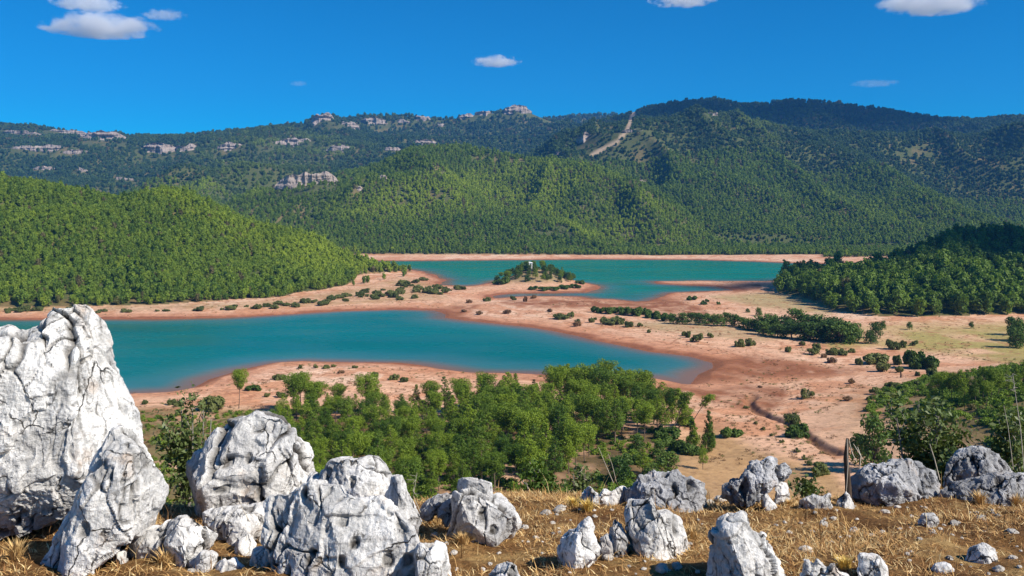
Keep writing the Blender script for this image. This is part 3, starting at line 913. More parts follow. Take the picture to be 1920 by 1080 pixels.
wood(forest_points(480, 840, lambda y: 3.25, 1, -250, 900), wood_near, 'pine_forest', 'sunlit pine forest covering the near hill on the left', lambda y: 0.71 + 0 * y, 7.0, lambda u, y, x, py, L: L == 0)
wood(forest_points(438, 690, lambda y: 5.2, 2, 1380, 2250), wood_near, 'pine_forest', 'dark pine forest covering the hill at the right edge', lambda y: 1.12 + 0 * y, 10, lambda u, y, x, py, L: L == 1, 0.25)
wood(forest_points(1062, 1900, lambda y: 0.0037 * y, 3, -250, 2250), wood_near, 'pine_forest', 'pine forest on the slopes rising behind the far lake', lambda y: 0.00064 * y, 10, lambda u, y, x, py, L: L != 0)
wood(forest_points(1900, 5300, lambda y: 0.0041 * y, 4, -250, 2250), wood_far, 'mountain_forest', 'haze-blue forest on the distant mountains under the skyline', lambda y: 0.00040 * y, 10)

# ------------------------------------------------------------------ crags and cliffs on the mountains
def crag(px, py, w, h, tilt, label, seed):
    x0, y0, z0 = spot(px, py, 1100)
    k = y0 / FPX
    W, H = w * k, h * k
    r = np.random.default_rng(seed)
    nu_, nv = int(min(110, max(20, w * 0.9))), int(min(34, max(12, h * 1.3)))
    uu = np.linspace(-1, 1, nu_); vv = np.linspace(0, 1, nv)
    U2, V2 = np.meshgrid(uu, vv)
    prof = np.clip(1 - np.abs(U2) ** 4, 0, 1) * ((0.72 if w > 3.2 * h else 0.36) + (0.42 if w > 3.2 * h else 0.72) * np.clip(0.5 + 1.0 * fbm(U2 * W / H * 0.7 + seed, 0.5 + 0 * U2, 0, 4, seed), 0, 1.2))
    X = x0 + U2 * W / 2
    zc = (V2 * 1.35 - 0.6) * H * prof
    Y = y0 - 0.10 * H + V2 * H * 0.30 * prof + np.abs(U2) ** 3 * H * 0.9
    tl_ = -tilt * U2 / 2 * k * -1
    Zb = z0 + zc + tl_
    g = ridged(X / (H * 0.8), Zb / (H * 2.2), Y / H, 4, seed)
    st = noise3(X / (W * 0.5), 0.2, Zb / (H * 0.16), seed + 5)
    Y = Y - (g * 0.30 + st * 0.16) * H
    Zb = Zb + 0.10 * H * fbm(X / (H * 0.3), Zb / (H * 0.3), 0, 3, seed + 9)
    # a back that closes the body into the slope
    Yb = Y[-1] + H * 1.3; Zk = Zb[-1] - H * 0.15
    v = np.concatenate([np.stack([X, Y, Zb], -1).reshape(-1, 3), np.stack([X[-1], Yb, Zk], -1), np.stack([X[0], Yb, Zb[0] - H * 0.4], -1)])
    k_ = np.arange((nv + 2) * nu_).reshape(nv + 2, nu_)
    f = np.stack([k_[:-1, :-1], k_[:-1, 1:], k_[1:, 1:], k_[1:, :-1]], -1).reshape(-1, 4)
    bot = np.stack([k_[-1, :-1], k_[-1, 1:], k_[0, 1:], k_[0, :-1]], -1)
    o = obj('cliff', mesh_np('cliff', v, np.concatenate([f, bot]), [M['cliff']], False))
    tag(o, label, 'cliff')
for i, c_ in enumerate(CLIFFS): crag(*c_, 900 + i)

# ------------------------------------------------------------------ the pine grove below the hilltop
ORD = 'first second third fourth fifth sixth seventh eighth ninth tenth eleventh twelfth thirteenth fourteenth fifteenth sixteenth seventeenth eighteenth nineteenth twentieth twenty-first twenty-second twenty-third twenty-fourth twenty-fifth twenty-sixth'.split()
GROVE = [(535, 778), (560, 770), (620, 774), (760, 776), (900, 770), (1000, 762), (1060, 752), (1140, 747), (1200, 760), (1262, 778), (1296, 798), (1262, 812), (1200, 828), (1130, 845), (1090, 880), (1060, 905), (980, 925), (880, 945), (760, 965), (560, 985), (420, 985), (490, 850)]
GW = [spot(px, py, 95)[:2] for px, py in GROVE]
gx0, gx1 = min(p[0] for p in GW), max(p[0] for p in GW)
gy0, gy1 = min(p[1] for p in GW), max(p[1] for p in GW)
pts, tries = [], 0
r_ = np.random.default_rng(77)
cand = np.stack([r_.uniform(gx0, gx1, 9000), r_.uniform(gy0, gy1, 9000)], 1)
cand = cand[poly_sd(GW, cand[:, 0], cand[:, 1]) > 0]
for c_ in cand:
    far_ = (c_[1] - gy0) / (gy1 - gy0)
    m_ = 3.15 + 0.75 * far_
    if all((c_[0] - q[0]) ** 2 + (c_[1] - q[1]) ** 2 > m_ * m_ for q in pts):
        pts.append(c_)
    if len(pts) >= 300: break
for i, (x, y) in enumerate(pts):
    row = poly_sd(GW, np.array([x]), np.array([y]))[0]
    k = int(r_.integers(0, 8))
    u_ = x / y * FPX + 960
    tall = y > gy1 - 26
    if tall and k in (2, 4, 7) and r_.uniform() < 0.7: k = int(r_.choice([1, 3, 6]))
    s_ = r_.uniform(0.70, 1.06) * (1.08 if tall and u_ > 960 else 1.04 if tall else 0.95)
    if u_ < 860 and not tall: s_ *= 0.82
    zone = 'left' if u_ < 780 else 'middle' if u_ < 1010 else 'right'
    where = 'at its lake edge' if tall else 'in its front half' if y < gy0 + 0.45 * (gy1 - gy0) else 'in its heart'
    look = {0: 'round crowned', 1: 'round crowned', 4: 'round crowned', 7: 'round crowned', 2: 'narrow', 5: 'narrow', 3: 'flat topped', 6: 'flat topped'}[k]
    plant('pine_tree', PINES[k], f'{look} pine in the {zone} third of the dense grove, {where}', 'pine tree', (x, y, hgt(x, y) - 0.1),
          (s_ * r_.uniform(0.9, 1.2), s_ * r_.uniform(0.9, 1.2), s_), 'pines of the grove')

def at(px, py, kind, meshes, label, cat, hpx, unit_h, group=None, rotz=None, wide=1.0, parts=('trunk', 'crown'), ymin=100):
    """stand a plant so that its foot is seen at the pixel, hpx tall"""
    x, y, z = spot(px, py, ymin)
    s_ = hpx / FPX * y / unit_h
    return plant(kind, meshes, label, cat, (x, y, z - 0.03 * s_), (s_ * wide, s_ * wide, s_), group, rotz, parts)

at(448, 766, 'pine_tree', PINES[3], 'lone slender pine on the sand beside the near lake shore', 'pine tree', 74, 10, wide=0.75)
at(1258, 816, 'pine_tree', LEANERS[0], 'pine leaning right at the right end of the grove', 'pine tree', 78, 9.6, rotz=0.1)
at(1292, 806, 'pine_tree', LEANERS[1], 'strongly leaning pine beside the stream flats', 'pine tree', 66, 9.6, rotz=-0.1)
at(1330, 846, 'pine_tree', YOUNG[0], 'bushy dark green pine at the edge of the sand flats', 'pine tree', 78, 10, wide=0.62)
at(1298, 838, 'pine_tree', YOUNG[1], 'dark round pine left of the bushy one on the sand', 'pine tree', 52, 10, wide=0.9)
at(1318, 880, 'pine_tree', PINES[4], 'small light green pine alone on the tan grass', 'pine tree', 46, 10, wide=0.85)
at(1205, 888, 'pine_tree', PINES[7], 'rounded pine in front of the grove clearing', 'pine tree', 50, 10, wide=1.3)
for px, py, h, w, lab in ((1160, 906, 52, 1.25, 'round dark evergreen tree below the grove clearing'), (1252, 896, 58, 1.1, 'evergreen tree near the tan slope right of the grove'), (1236, 860, 34, 1.2, 'evergreen behind the tan slope clearing'),
                          (1195, 845, 30, 1.3, 'yellowish green tree on the far side of the clearing'), (1222, 905, 38, 1.3, 'low evergreen just behind the white rocks')):
    at(px, py, 'evergreen_tree', BROADS[int(r_.integers(0, 5))], lab, 'tree', h, 5.0, wide=w * 0.9)
for px, py, h in ((1287, 797, 20), (1252, 822, 22), (1285, 850, 24), (1240, 812, 16), (1272, 845, 18), (1303, 852, 20), (1180, 872, 24), (1260, 838, 18)):
    at(px, py, 'bush', DARKB[int(r_.integers(0, 3))], 'dark green bush under the leaning pines at the right end of the grove', 'bush', h, 0.55, 'bushes at the end of the grove', parts=('stem', 'foliage'), wide=1.1)
PB = ('stem', 'foliage')
at(1640, 884, 'evergreen_tree', BROADS[1], 'large fluffy green tree behind the glossy shrub and domed rock', 'tree', 106, 5.0, wide=0.75)
at(1612, 872, 'evergreen_tree', BROADS[3], 'smaller green tree left of the large fluffy one', 'tree', 70, 5.0, wide=0.7)
# pines and scrub on the slope at the right edge
for i, (px, py, h) in enumerate(sorted(((1752, 766, 60), (1768, 764, 66), (1784, 760, 62), (1800, 762, 70), (1815, 758, 66), (1828, 760, 58), (1842, 754, 68), (1858, 752, 62), (1872, 748, 56), (1888, 740, 52), (1905, 728, 44), (1920, 722, 48), (1808, 772, 56), (1850, 768, 54), (1835, 745, 60)))):
    at(px, py, 'pine_tree', PINES[(i * 3) % 8], f'pine in the small stand on the right scrub slope, {ORD[i]} from the left', 'pine tree', h, 10, 'pines on the right slope', wide=0.8)
# the belt of evergreen trees between meadow and flats
BELT = [(1262, 607, 20), (1280, 608, 22), (1296, 604, 20), (1312, 609, 26), (1330, 606, 24), (1345, 611, 24), (1362, 607, 22), (1378, 611, 24), (1394, 614, 22), (1408, 618, 26), (1424, 620, 30), (1432, 628, 26), (1446, 622, 36), (1458, 632, 30), (1470, 624, 40), (1484, 634, 34), (1494, 622, 44), (1508, 636, 36), (1518, 624, 40), (1530, 638, 40), (1540, 628, 40), (1552, 640, 40), (1566, 630, 38), (1576, 642, 46), (1590, 640, 44), (1600, 636, 32)]
for i, (px, py, h) in enumerate(BELT):
    at(px, py, 'evergreen_tree', BROADS[i % 5], f'evergreen tree in the dark belt between sand flats and meadow, {ORD[i]} from the left', 'tree', h, 5.0, 'trees of the dark belt', wide=1.35 + 0.1 * (i % 3))
for px, py, h, w, lab in ((1632, 644, 32, 0.9, 'dark two-part tree on the meadow right of the belt'), (1642, 634, 36, 0.8, 'taller tree on the meadow right of the belt'), (1655, 618, 18, 0.9, 'small bright tree before the dark forest hill'), (1705, 618, 16, 0.9, 'little round tree at the foot of the dark hill'),
                          (1423, 592, 20, 0.8, 'single tree on the pale clearing behind the belt'), (1402, 586, 10, 1.0, 'tiny round tree on the pale clearing'), (1821, 616, 14, 0.9, 'small thin tree on the grazed meadow'),
                          (1905, 652, 52, 0.8, 'tall dark tree at the right edge of the meadow'), (1918, 640, 56, 0.9, 'dark tree cut by the right edge on the meadow'), (1898, 628, 40, 0.8, 'dark tree behind the tall one at the right edge')):
    at(px, py, 'evergreen_tree', BROADS[int(r_.integers(0, 5))], lab, 'tree', h, 5.0, wide=w)

def bushes(lst, label0, group, sets=None):
    lst = sorted(lst)
    for n_, (px, py, w, h) in enumerate(lst):
        label = f'{label0}, {ORD[n_]} from the left' if len(lst) <= 26 else label0
        x, y, z = spot(px, py)
        sx = w / FPX * y; sz = h / FPX * y / 0.55
        ms = (sets or BUSHES)[int(r_.integers(0, len(sets or BUSHES)))]
        plant('bush', ms, label, 'bush', (x, y, z - 0.02), (sx, sx * 0.9, sz), group, parts=PB)
bushes([(1530, 655, 20, 12), (1524, 665, 28, 15), (1558, 665, 26, 15), (1581, 666, 22, 13), (1597, 661, 14, 9), (1676, 655, 26, 20), (1692, 651, 18, 14), (1713, 648, 16, 11), (1641, 682, 50, 22), (1658, 696, 30, 19), (1682, 684, 20, 20), (1610, 684, 16, 14), (1687, 698, 16, 12), (1723, 705, 14, 9), (1745, 711, 26, 22)],
       'olive bush on the pink sand below the meadow', 'bushes below the meadow')
bushes([(1715, 690, 44, 38), (1732, 692, 40, 32), (1746, 692, 30, 24), (1705, 683, 22, 30)], 'big dark bush in the thick clump below the meadow edge', 'bushes of the thick clump', DARKB)
bushes([(1675, 728, 30, 13), (1639, 739, 24, 16), (1722, 724, 18, 12), (1710, 732, 18, 10), (1662, 749, 38, 14), (1694, 744, 26, 15), (1634, 749, 20, 9)], 'low green bush on the open pink sand above the scrub slope', 'bushes on the open sand')
bushes([(1384, 650, 24, 16), (1407, 648, 20, 15), (1478, 660, 14, 12), (1503, 648, 14, 10), (1282, 630, 10, 10), (1305, 641, 24, 18), (1332, 633, 16, 11), (1290, 633, 12, 14), (1217, 624, 9, 7)], 'small olive bush on the sand in front of the dark belt', 'bushes before the belt')
bushes([(1052, 598, 30, 12), (1068, 597, 22, 13), (1081, 607, 15, 10), (1109, 605, 12, 10), (1115, 600, 8, 6), (1137, 608, 22, 15), (1152, 609, 30, 17), (1163, 608, 20, 14), (1181, 613, 22, 12), (1201, 613, 13, 9), (963, 563, 13, 10), (913, 565, 16, 9)], 'green bush on the pale spit between the two lakes', 'bushes on the spit')
bushes([(1120, 586, 24, 12), (1140, 588, 26, 14), (1158, 587, 26, 13), (1174, 590, 28, 16), (1190, 592, 30, 17), (1206, 590, 28, 15), (1222, 596, 28, 16), (1238, 598, 26, 14), (1252, 602, 24, 16)], 'dark bush in the row at the left end of the belt', 'bush row', DARKB)
bushes([(1296, 563, 20, 10), (1318, 571, 14, 8), (1326, 566, 8, 6), (1347, 571, 8, 7)], 'dark bush on the pale clearing near the far lake', 'bushes on the clearing', DARKB)
bushes([(1418, 795, 10, 6), (1432, 806, 12, 7), (1448, 818, 10, 6), (1466, 830, 12, 7), (1494, 848, 14, 9), (1507, 862, 14, 10), (1400, 766, 12, 7), (1515, 872, 16, 10)], 'low dark tuft of growth inside the stream gully', 'growth in the gully', SPARSE)
at(1498, 818, 'bush', DARKB[0], 'rounded green bush right of the stream gully', 'bush', 27, 0.55, parts=PB, wide=0.95)
at(1482, 797, 'bush', SPARSE[0], 'thin greyish bush behind the rounded one by the gully', 'bush', 30, 0.6, parts=PB, wide=0.7)
at(1512, 747, 'bush', SPARSE[1], 'thin grey bush alone in the middle of the sand', 'bush', 23, 0.6, parts=PB, wide=0.8)
at(1372, 819, 'bush', DARKB[1], 'dark green bush alone on sand left of the gully', 'bush', 20, 0.55, parts=PB, wide=1.1)
at(1530, 890, 'bush', BUSHES[2], 'green bush at the foot of the gully behind the rocks', 'bush', 26, 0.55, parts=PB, wide=0.9)
at(398, 768, 'bush', BUSHES[1], 'broad green bush on the sand left of the lone pine', 'bush', 30, 0.55, parts=PB, wide=0.85)
at(474, 732, 'bush', DARKB[2], 'flat green bush on the sand right of the lone pine', 'bush', 12, 0.55, parts=PB, wide=1.4)
bushes([(563, 691, 10, 8), (592, 690, 12, 8), (612, 691, 14, 8), (625, 688, 10, 6), (665, 690, 12, 6), (524, 712, 26, 12), (738, 712, 22, 12), (703, 706, 16, 10), (758, 716, 18, 10), (502, 744, 14, 9), (530, 745, 22, 12), (272, 758, 14, 9), (322, 760, 22, 12), (336, 762, 18, 12)], 'small bush on the near shore between grove and lake', 'bushes on the near shore')
bushes([(1598, 719, 18, 10), (1591, 751, 20, 9), (1640, 745, 14, 8), (1560, 680, 22, 12), (1545, 671, 12, 10), (880, 568, 14, 8), (900, 590, 16, 8), (985, 566, 8, 12), (1082, 612, 16, 12), (950, 588, 20, 9), (1030, 585, 12, 7), (1000, 560, 12, 8), (870, 585, 12, 6), (640, 700, 14, 7), (1425, 727, 10, 5)], 'brown leafless bush on the bare lake shore', 'dry bushes', DRYB)
lst = []
for poly, n in (([(610, 565), (650, 552), (700, 545), (760, 542), (870, 540), (880, 550), (800, 556), (760, 565), (680, 566)], 46), ([(-60, 583), (150, 582), (330, 580), (500, 574), (620, 562), (620, 572), (500, 580), (330, 586), (-60, 590)], 44), ([(725, 545), (790, 520), (805, 522), (770, 540)], 9)):
    P_ = np.array(poly)
    while n > 0:
        q = (r_.uniform(P_[:, 0].min(), P_[:, 0].max()), r_.uniform(P_[:, 1].min(), P_[:, 1].max()))
        if poly_sd(poly, np.array([q[0]]), np.array([q[1]]))[0] > 0:
            w = r_.uniform(9, 24); lst.append((q[0], q[1], w, w * r_.uniform(0.38, 0.55))); n -= 1
bushes([q for q in lst if q[0] < 330], 'low green bush near the left edge under the forest', 'bushes along the left shore')
bushes([q for q in lst if 330 <= q[0] < 620], 'low green bush under the left forest above the near lake', 'bushes along the left shore')
bushes([q for q in lst if q[0] >= 620], 'low green bush on the headland between the left forest hill and the island', 'bushes on the left headland')
bushes([(945, 532, 22, 14), (930, 533, 14, 8), (1000, 543, 20, 8), (1020, 545, 24, 9), (1040, 544, 26, 8), (1058, 541, 26, 8), (1078, 540, 22, 9), (1088, 532, 20, 8)], 'flat green bush on the beach of the small island', 'bushes on the island beach', DARKB)

# the wooded island and its white ruin
for i in range(62):
    a_, rr_ = i * 2.399, math.sqrt((i + 0.5) / 62)
    x, y = ISLE[0] + math.cos(a_) * rr_ * 30 + r_.normal(0, 1.2), ISLE[1] - 3 + math.sin(a_) * rr_ * 27 + r_.normal(0, 1.2)
    s_ = r_.uniform(0.65, 0.95)
    if i % 3 == 0: plant('pine_tree', PINES[i % 8], 'small pine growing on the round island in the far lake', 'pine tree', (x, y, hgt(x, y) - 0.1), (s_ * 1.1, s_ * 1.1, s_ * 0.9), 'pines on the island')
    else: plant('evergreen_tree', BROADS[i % 5], 'bushy evergreen growing on the round island in the far lake', 'tree', (x, y, hgt(x, y) - 0.1), (s_ * 1.3, s_ * 1.3, s_ * 1.5), 'evergreens on the island')
hx, hy, hz = (995 - 960) / FPX * (ISLE[1] - 6), ISLE[1] - 6, 0
hz = float(hgt(hx, hy))
hut = thing('stone_hut', 'tiny white ruined hut on top of the wooded island', 'hut', (hx, hy, hz))
def box(x0, x1, y0, y1, z0, z1):
    v = np.array([(x, y, z) for x in (x0, x1) for y in (y0, y1) for z in (z0, z1)], float)
    f = np.array([(0, 1, 3, 2), (4, 6, 7, 5), (0, 4, 5, 1), (2, 3, 7, 6), (0, 2, 6, 4), (1, 5, 7, 3)])
    return v, f
obj('wall', mesh_np('wall', *join([box(-1.3, -0.45, -1.2, 1.2, 0, 6.0), box(0.45, 1.3, -1.2, 1.2, 0, 5.4), box(-0.45, 0.45, -1.1, 1.2, 0, 3.8), box(-0.45, 0.45, -1.1, 1.2, 5.0, 5.6)]), [M['hut']]), hut)
obj('window', mesh_np('window', *box(-0.44, 0.44, -0.9, -0.8, 3.8, 5.0), [M['gap']]), hut)
obj('roof', mesh_np('roof', np.array([(-1.5, -1.4, 6.0), (1.5, -1.4, 5.45), (1.5, 1.4, 5.45), (-1.5, 1.4, 6.0), (-1.4, 0, 6.6), (1.4, 0, 6.0)]), [np.array([(0, 1, 5, 4), (2, 3, 4, 5), (3, 2, 1, 0)]), np.array([(0, 4, 3), (1, 2, 5)])], [M['hut']]), hut)
# a weathered post on the sand
x, y, z = spot(1689, 708)
pv, pf = tube([(0, 0, -0.2), (0.05, 0, 0.8), (0.0, 0.05, 1.7)], [0.28, 0.24, 0.2], 7)
tag(obj('wooden_post', mesh_np('wooden_post', pv, pf, [M['deadwood']], True), loc=(x, y, z)), 'short dark post standing on the pink sand', 'post')

# scrub that nobody could count: the slope at the right, the foot of the hilltop, under the grove
def scrub_points(n, test, seed):
    r = np.random.default_rng(seed)
    u = r.uniform(-200, 2150, n); y = np.exp(r.uniform(math.log(16), math.log(300), n))
    x = (u - 960) / FPX * y; z = hgt(x, y)
    py = HOR + (EYE - z) / y * FPX
    i = np.clip(np.rint(np.interp(np.log(y), LOGY, np.arange(len(ys)))).astype(int), 0, ny - 1)
    j = np.clip(np.rint(np.interp(u, us, np.arange(len(us)))).astype(int), 0, nx - 1)
    ok = test(x, y, z, py, KN[i, j], SD[i, j], u)
    return np.stack([x, y, z - 0.1], 1)[ok], r
scrub_c = bpy.data.collections.new('scrub_mounds')
for i, mt in enumerate(('far', 'far', 'far')):
    r = np.random.default_rng(470 + i)
    lum = [(r.uniform(-.4, .4), r.uniform(-.4, .4), r.uniform(.2, .5), r.uniform(.3, .5)) for _ in range(6)]
    v, f = lumps_leaves(lum, 130, 0.13, r, 0.85, 0.55)
    scrub_c.objects.link(bpy.data.objects.new('scrub_mound', mesh_np('scrub_mound', v, f, [M['far']])))
P_, r = scrub_points(60000, lambda x, y, z, py, kn, sd, u: (kn > 4.0) & (y > 90) & (u > 1400) & (fbm(x / 9, y / 9, 0, 3, 97) > -0.22), 31)
P_ = P_[:14000]
scatter('hillside_scrub', P_, r.uniform(0.8, 2.0, len(P_)), r.uniform(0, 0.25, len(P_)), scrub_c, 'low green scrub covering the slope at the right edge', 'scrub')
P_, r = scrub_points(60000, lambda x, y, z, py, kn, sd, u: (y < 300) & (y > 60) & (sd < -8) & (u < 1240) & ((py > 800) | ((u < 560) & (py > 772))) & (fbm(x / 7, y / 7, 0, 3, 98) > -0.05), 32)
P_ = P_[:7000]
scatter('hillside_scrub', P_, r.uniform(0.5, 1.35, len(P_)), r.uniform(0, 0.5, len(P_)), scrub_c, 'low scrub on the ground under and left of the pine grove', 'scrub')

# ------------------------------------------------------------------ the hilltop in front
def top_h(x, y):
    x, y = np.asarray(x, float), np.asarray(y, float)
    z = lut(HILLSIDE, np.maximum(y, 0))
    f = np.clip((12.5 - y) / 3, 0, 1)
    z = z + f * (0.10 * fbm(x / 1.1, y / 1.1, 0, 3, 201) + 0.035 * fbm(x / 0.22, y / 0.22, 0, 3, 202))
    # the brow drops sooner left of the middle
    z = z - 0.55 * sstep(0.2, -1.2, x + 0.2) * sstep(5.6, 7.5, y)
    return z
tx = np.concatenate([np.linspace(-13, -3.6, 40, endpoint=False), np.linspace(-3.6, 5.2, 330, endpoint=False), np.linspace(5.2, 14, 38)])
ty = np.concatenate([np.linspace(-4, 3.3, 30, endpoint=False), np.linspace(3.3, 8.2, 200, endpoint=False), np.linspace(8.2, 13, 40)])
TX, TY = np.meshgrid(tx, ty)
TZ = top_h(TX, TY) + 0.15 * sstep(12, 8, TY) - 0.15 * 0 - 0.15 * sstep(12, 8, TY) - 0.6 * sstep(10.5, 13, TY)
k = np.arange(TX.size).reshape(TX.shape)
q_ = np.stack([k[:-1, :-1], k[:-1, 1:], k[1:, 1:], k[1:, :-1]], -1).reshape(-1, 4)
tag(obj('hilltop_ground', mesh_np('hilltop_ground', np.stack([TX, TY, TZ], -1).reshape(-1, 3), q_, [M['soil']], True)), kind='structure')

def top_spot(px, py):
    yy = np.linspace(3.2, 9.5, 400)
    xx = (px - 960) / FPX * yy
    pp = HOR + (EYE - top_h(xx, yy)) / yy * FPX
    i = np.where(pp <= py)[0]
    y = yy[i[0]] if len(i) else 7.0
    x = (px - 960) / FPX * y
    return float(x), float(y), float(top_h(x, y))

# ------------------------------------------------------------------ limestone boulders
def rock_mesh(outline, Y, T, vox, seed, lean=0.25, rough=1.0, flute=1.0, mat='rock', crack=1.0, front=0.66, facet=1.0):
    r = np.random.default_rng(seed)
    if mat == 'rock_grey': rough, crack, facet = rough * 1.5, crack * 1.5, facet * 1.25
    O = np.array(outline, float)
    pts_ = []
    for i in range(len(O)):
        a_, b = O[i], O[(i + 1) % len(O)]
        n = max(1, int(np.hypot(*(b - a_)) / 14))
        for j in range(n):
            p_ = a_ + (b - a_) * j / n
            pts_.append(p_ + (r.normal(0, 1.3, 2) * rough if j else 0))
    O = np.array(pts_)
    O[:, 0] = O[:, 0].mean() + (O[:, 0] - O[:, 0].mean()) * 1.05
    cx = (O[:, 0].min() + O[:, 0].max()) / 2
    bot, topy = O[:, 1].max(), O[:, 1].min()
    hpx = max(1.0, bot - topy)
    cyy = bot - 0.12 * hpx
    sl = [(0.0, front), (0.10, front + 0.62 * (1 - front)), (0.26, 0.97), (0.40, 1.0), (0.62, 0.97), (0.86, 0.82), (1.0, 0.52)]
    bm = bmesh.new()
    rings = []
    for d, s_ in sl:
        jit = r.uniform(-0.02, 0.02, 2)
        ring = []
        for p_ in O:
            q = np.array((cx + (p_[0] - cx) * (s_ + jit[0]), cyy + (p_[1] - cyy) * (s_ + jit[1] if p_[1] < cyy else 1.0)))
            up = (bot - q[1]) / hpx
            yy = Y + T * d + lean * up * (hpx / FPX * Y) * (1 - d)
            ring.append(bm.verts.new(px2w(q[0], q[1], yy)))
        rings.append(ring)
    n = len(O)
    for a_, b in zip(rings[:-1], rings[1:]):
        for i in range(n):
            bm.faces.new((a_[i], a_[(i + 1) % n], b[(i + 1) % n], b[i]))
    f0 = bm.faces.new(rings[0][::-1]); f1 = bm.faces.new(rings[-1])
    bmesh.ops.triangulate(bm, faces=[f0, f1])
    bmesh.ops.recalc_face_normals(bm, faces=bm.faces[:])
    tmp = bpy.data.meshes.new('tmp')
    bm.to_mesh(tmp); bm.free()
    o = bpy.data.objects.new('tmp', tmp)
    COL.objects.link(o)
    md = o.modifiers.new('r', 'REMESH'); md.mode = 'VOXEL'; md.voxel_size = vox * 0.8
    bpy.context.view_layer.update()
    ev = o.evaluated_get(bpy.context.evaluated_depsgraph_get())
    m2 = ev.to_mesh()
    nv, nf = len(m2.vertices), len(m2.polygons)
    co = np.empty(nv * 3, np.float32); m2.vertices.foreach_get('co', co); co = co.reshape(-1, 3).astype(float)
    no = np.empty(nv * 3, np.float32); m2.vertices.foreach_get('normal', no); no = no.reshape(-1, 3).astype(float)
    li = np.empty(len(m2.loops), np.int32); m2.loops.foreach_get('vertex_index', li)
    fq = li.reshape(-1, 4) if len(li) == nf * 4 else None
    if fq is None:
        fq = np.array([tuple(p_.vertices) for p_ in m2.polygons if len(p_.vertices) == 4])
    ev.to_mesh_clear()
    bpy.data.objects.remove(o); bpy.data.meshes.remove(tmp)
    S = max(0.25, min(1.0, hpx / FPX * Y))          # size of the boulder, in metres
    p3 = co + seed * 3.7
    w = np.stack([fbm(*(p3 / (S * .3)).T, 2, 3 + i) for i in range(3)], 1) * 0.10 * S
    def cellplanes(sc, sd_, sq):
        q3 = (p3 + w) / sc * sq
        a1, a2, cid, cp = worley(q3, sd_)
        ci_ = cid.astype(np.int64)
        t3 = np.stack([_h(ci_[:, 0], ci_[:, 1], ci_[:, 2], sd_ + 7 + i_) for i_ in range(3)], 1) - 0.5
        return ((q3 - cp) * t3).sum(1), t3[:, 0], a2 - a1
    # broken faces: planes that shear off what sticks out of them
    ea = np.concatenate([fq[:, 0], fq[:, 1], fq[:, 2], fq[:, 3]]); eb = np.concatenate([fq[:, 1], fq[:, 2], fq[:, 3], fq[:, 0]])
    cnt = np.maximum(np.bincount(ea, minlength=nv) + np.bincount(eb, minlength=nv), 1)
    def relax(a_, t_):
        return a_ * (1 - t_) + t_ * (np.bincount(ea, a_[eb], nv) + np.bincount(eb, a_[ea], nv)) / cnt
    for k_ in range(int(13 * facet)):
        nn_ = np.array((r.normal(0, 0.75), -abs(r.normal(0.75, 0.5)), r.normal(0.12, 0.36)))
        nn_ /= np.linalg.norm(nn_)
        pr = co @ nn_
        lim = np.quantile(pr, r.uniform(0.84, 0.985))
        co = co - np.clip(pr - lim, 0, None)[:, None] * nn_ * 0.93
    d1, d2 = co[fq[:, 2]] - co[fq[:, 0]], co[fq[:, 3]] - co[fq[:, 1]]
    fn = np.cross(d1, d2)
    no = np.stack([sum(np.bincount(fq[:, c4], fn[:, ax], nv) for c4 in range(4)) for ax in range(3)], 1)
    no = np.stack([relax(relax(no[:, ax], 0.6), 0.6) for ax in range(3)], 1)
    no /= np.linalg.norm(no, axis=1)[:, None] + 1e-12
    p3 = co + seed * 3.7
    pl, off, e1 = cellplanes(S * 0.50, seed, (1, 1, 0.6))
    dsp = facet * S * (0.10 * pl + 0.060 * off)
    pl2, off2, e2 = cellplanes(S * 0.17, seed + 20, (1, 1, 0.55))
    dsp += facet * S * (0.034 * pl2 + 0.022 * off2)
    dsp = relax(dsp, 0.7)
    dsp += 0.018 * S * fbm(*(p3 / (S * 0.30)).T, 3, seed + 1)
    # rain grooves running down the face
    gv = np.abs(noise3(p3[:, 0] / 0.052 + w[:, 0] * 30, p3[:, 1] / 0.052, p3[:, 2] / 0.36, seed + 2))
    groove = (1 - sstep(0.0, 0.20, gv)) * sstep(-0.1, 0.35, fbm(*(p3 / (S * 0.4)).T, 2, seed + 8))
    dsp -= flute * 0.014 * (0.4 + 0.6 * S) * groove
    dsp += 0.0120 * rough * (0.4 + 0.6 * S) * fbm(*(p3 / 0.045).T, 4, seed + 3, 0.72) + 0.010 * rough * (0.4 + 0.6 * S) * (ridged(*(p3 / np.array((0.09, 0.09, 0.16))).T, 3, seed + 14) - 0.3)
    pits = sstep(0.44, 0.66, noise3(*(p3 / np.array((0.05, 0.05, 0.085))).T, seed + 4)) * sstep(-0.2, 0.3, fbm(*(p3 / 0.3).T, 2, seed + 9))
    dsp -= 0.030 * rough * (0.35 + 0.65 * S) * pits
    # open cracks along some of the block borders
    ck_ = (1 - sstep(0.0, 0.05, e1)) * sstep(-0.25, 0.2, fbm(*(p3 / (S * 0.5)).T, 2, seed + 6))
    ck2 = (1 - sstep(0.0, 0.07, e2)) * sstep(0.1, 0.4, fbm(*(p3 / (S * 0.35)).T, 2, seed + 7))
    dsp -= crack * S * (0.050 * ck_ + 0.016 * ck2)
    co = co + no * dsp[:, None]
    co = np.stack([relax(co[:, i_], 0.12) for i_ in range(3)], 1)
    patch = sstep(0.02, 0.42, fbm(p3[:, 0] / 0.16, p3[:, 1] / 0.16, p3[:, 2] / 0.34, 4, seed + 12, 0.6))
    recess_tone = np.clip(0.95 * ck_ * min(1, crack) + 0.8 * ck2 + 0.75 * pits + 0.45 * groove, 0, 1)  # darker in the cracks, pits and rain grooves
    colr = np.stack([recess_tone, patch, np.clip(0.5 + 1.1 * off + 0.5 * off2, 0, 1)], 1)
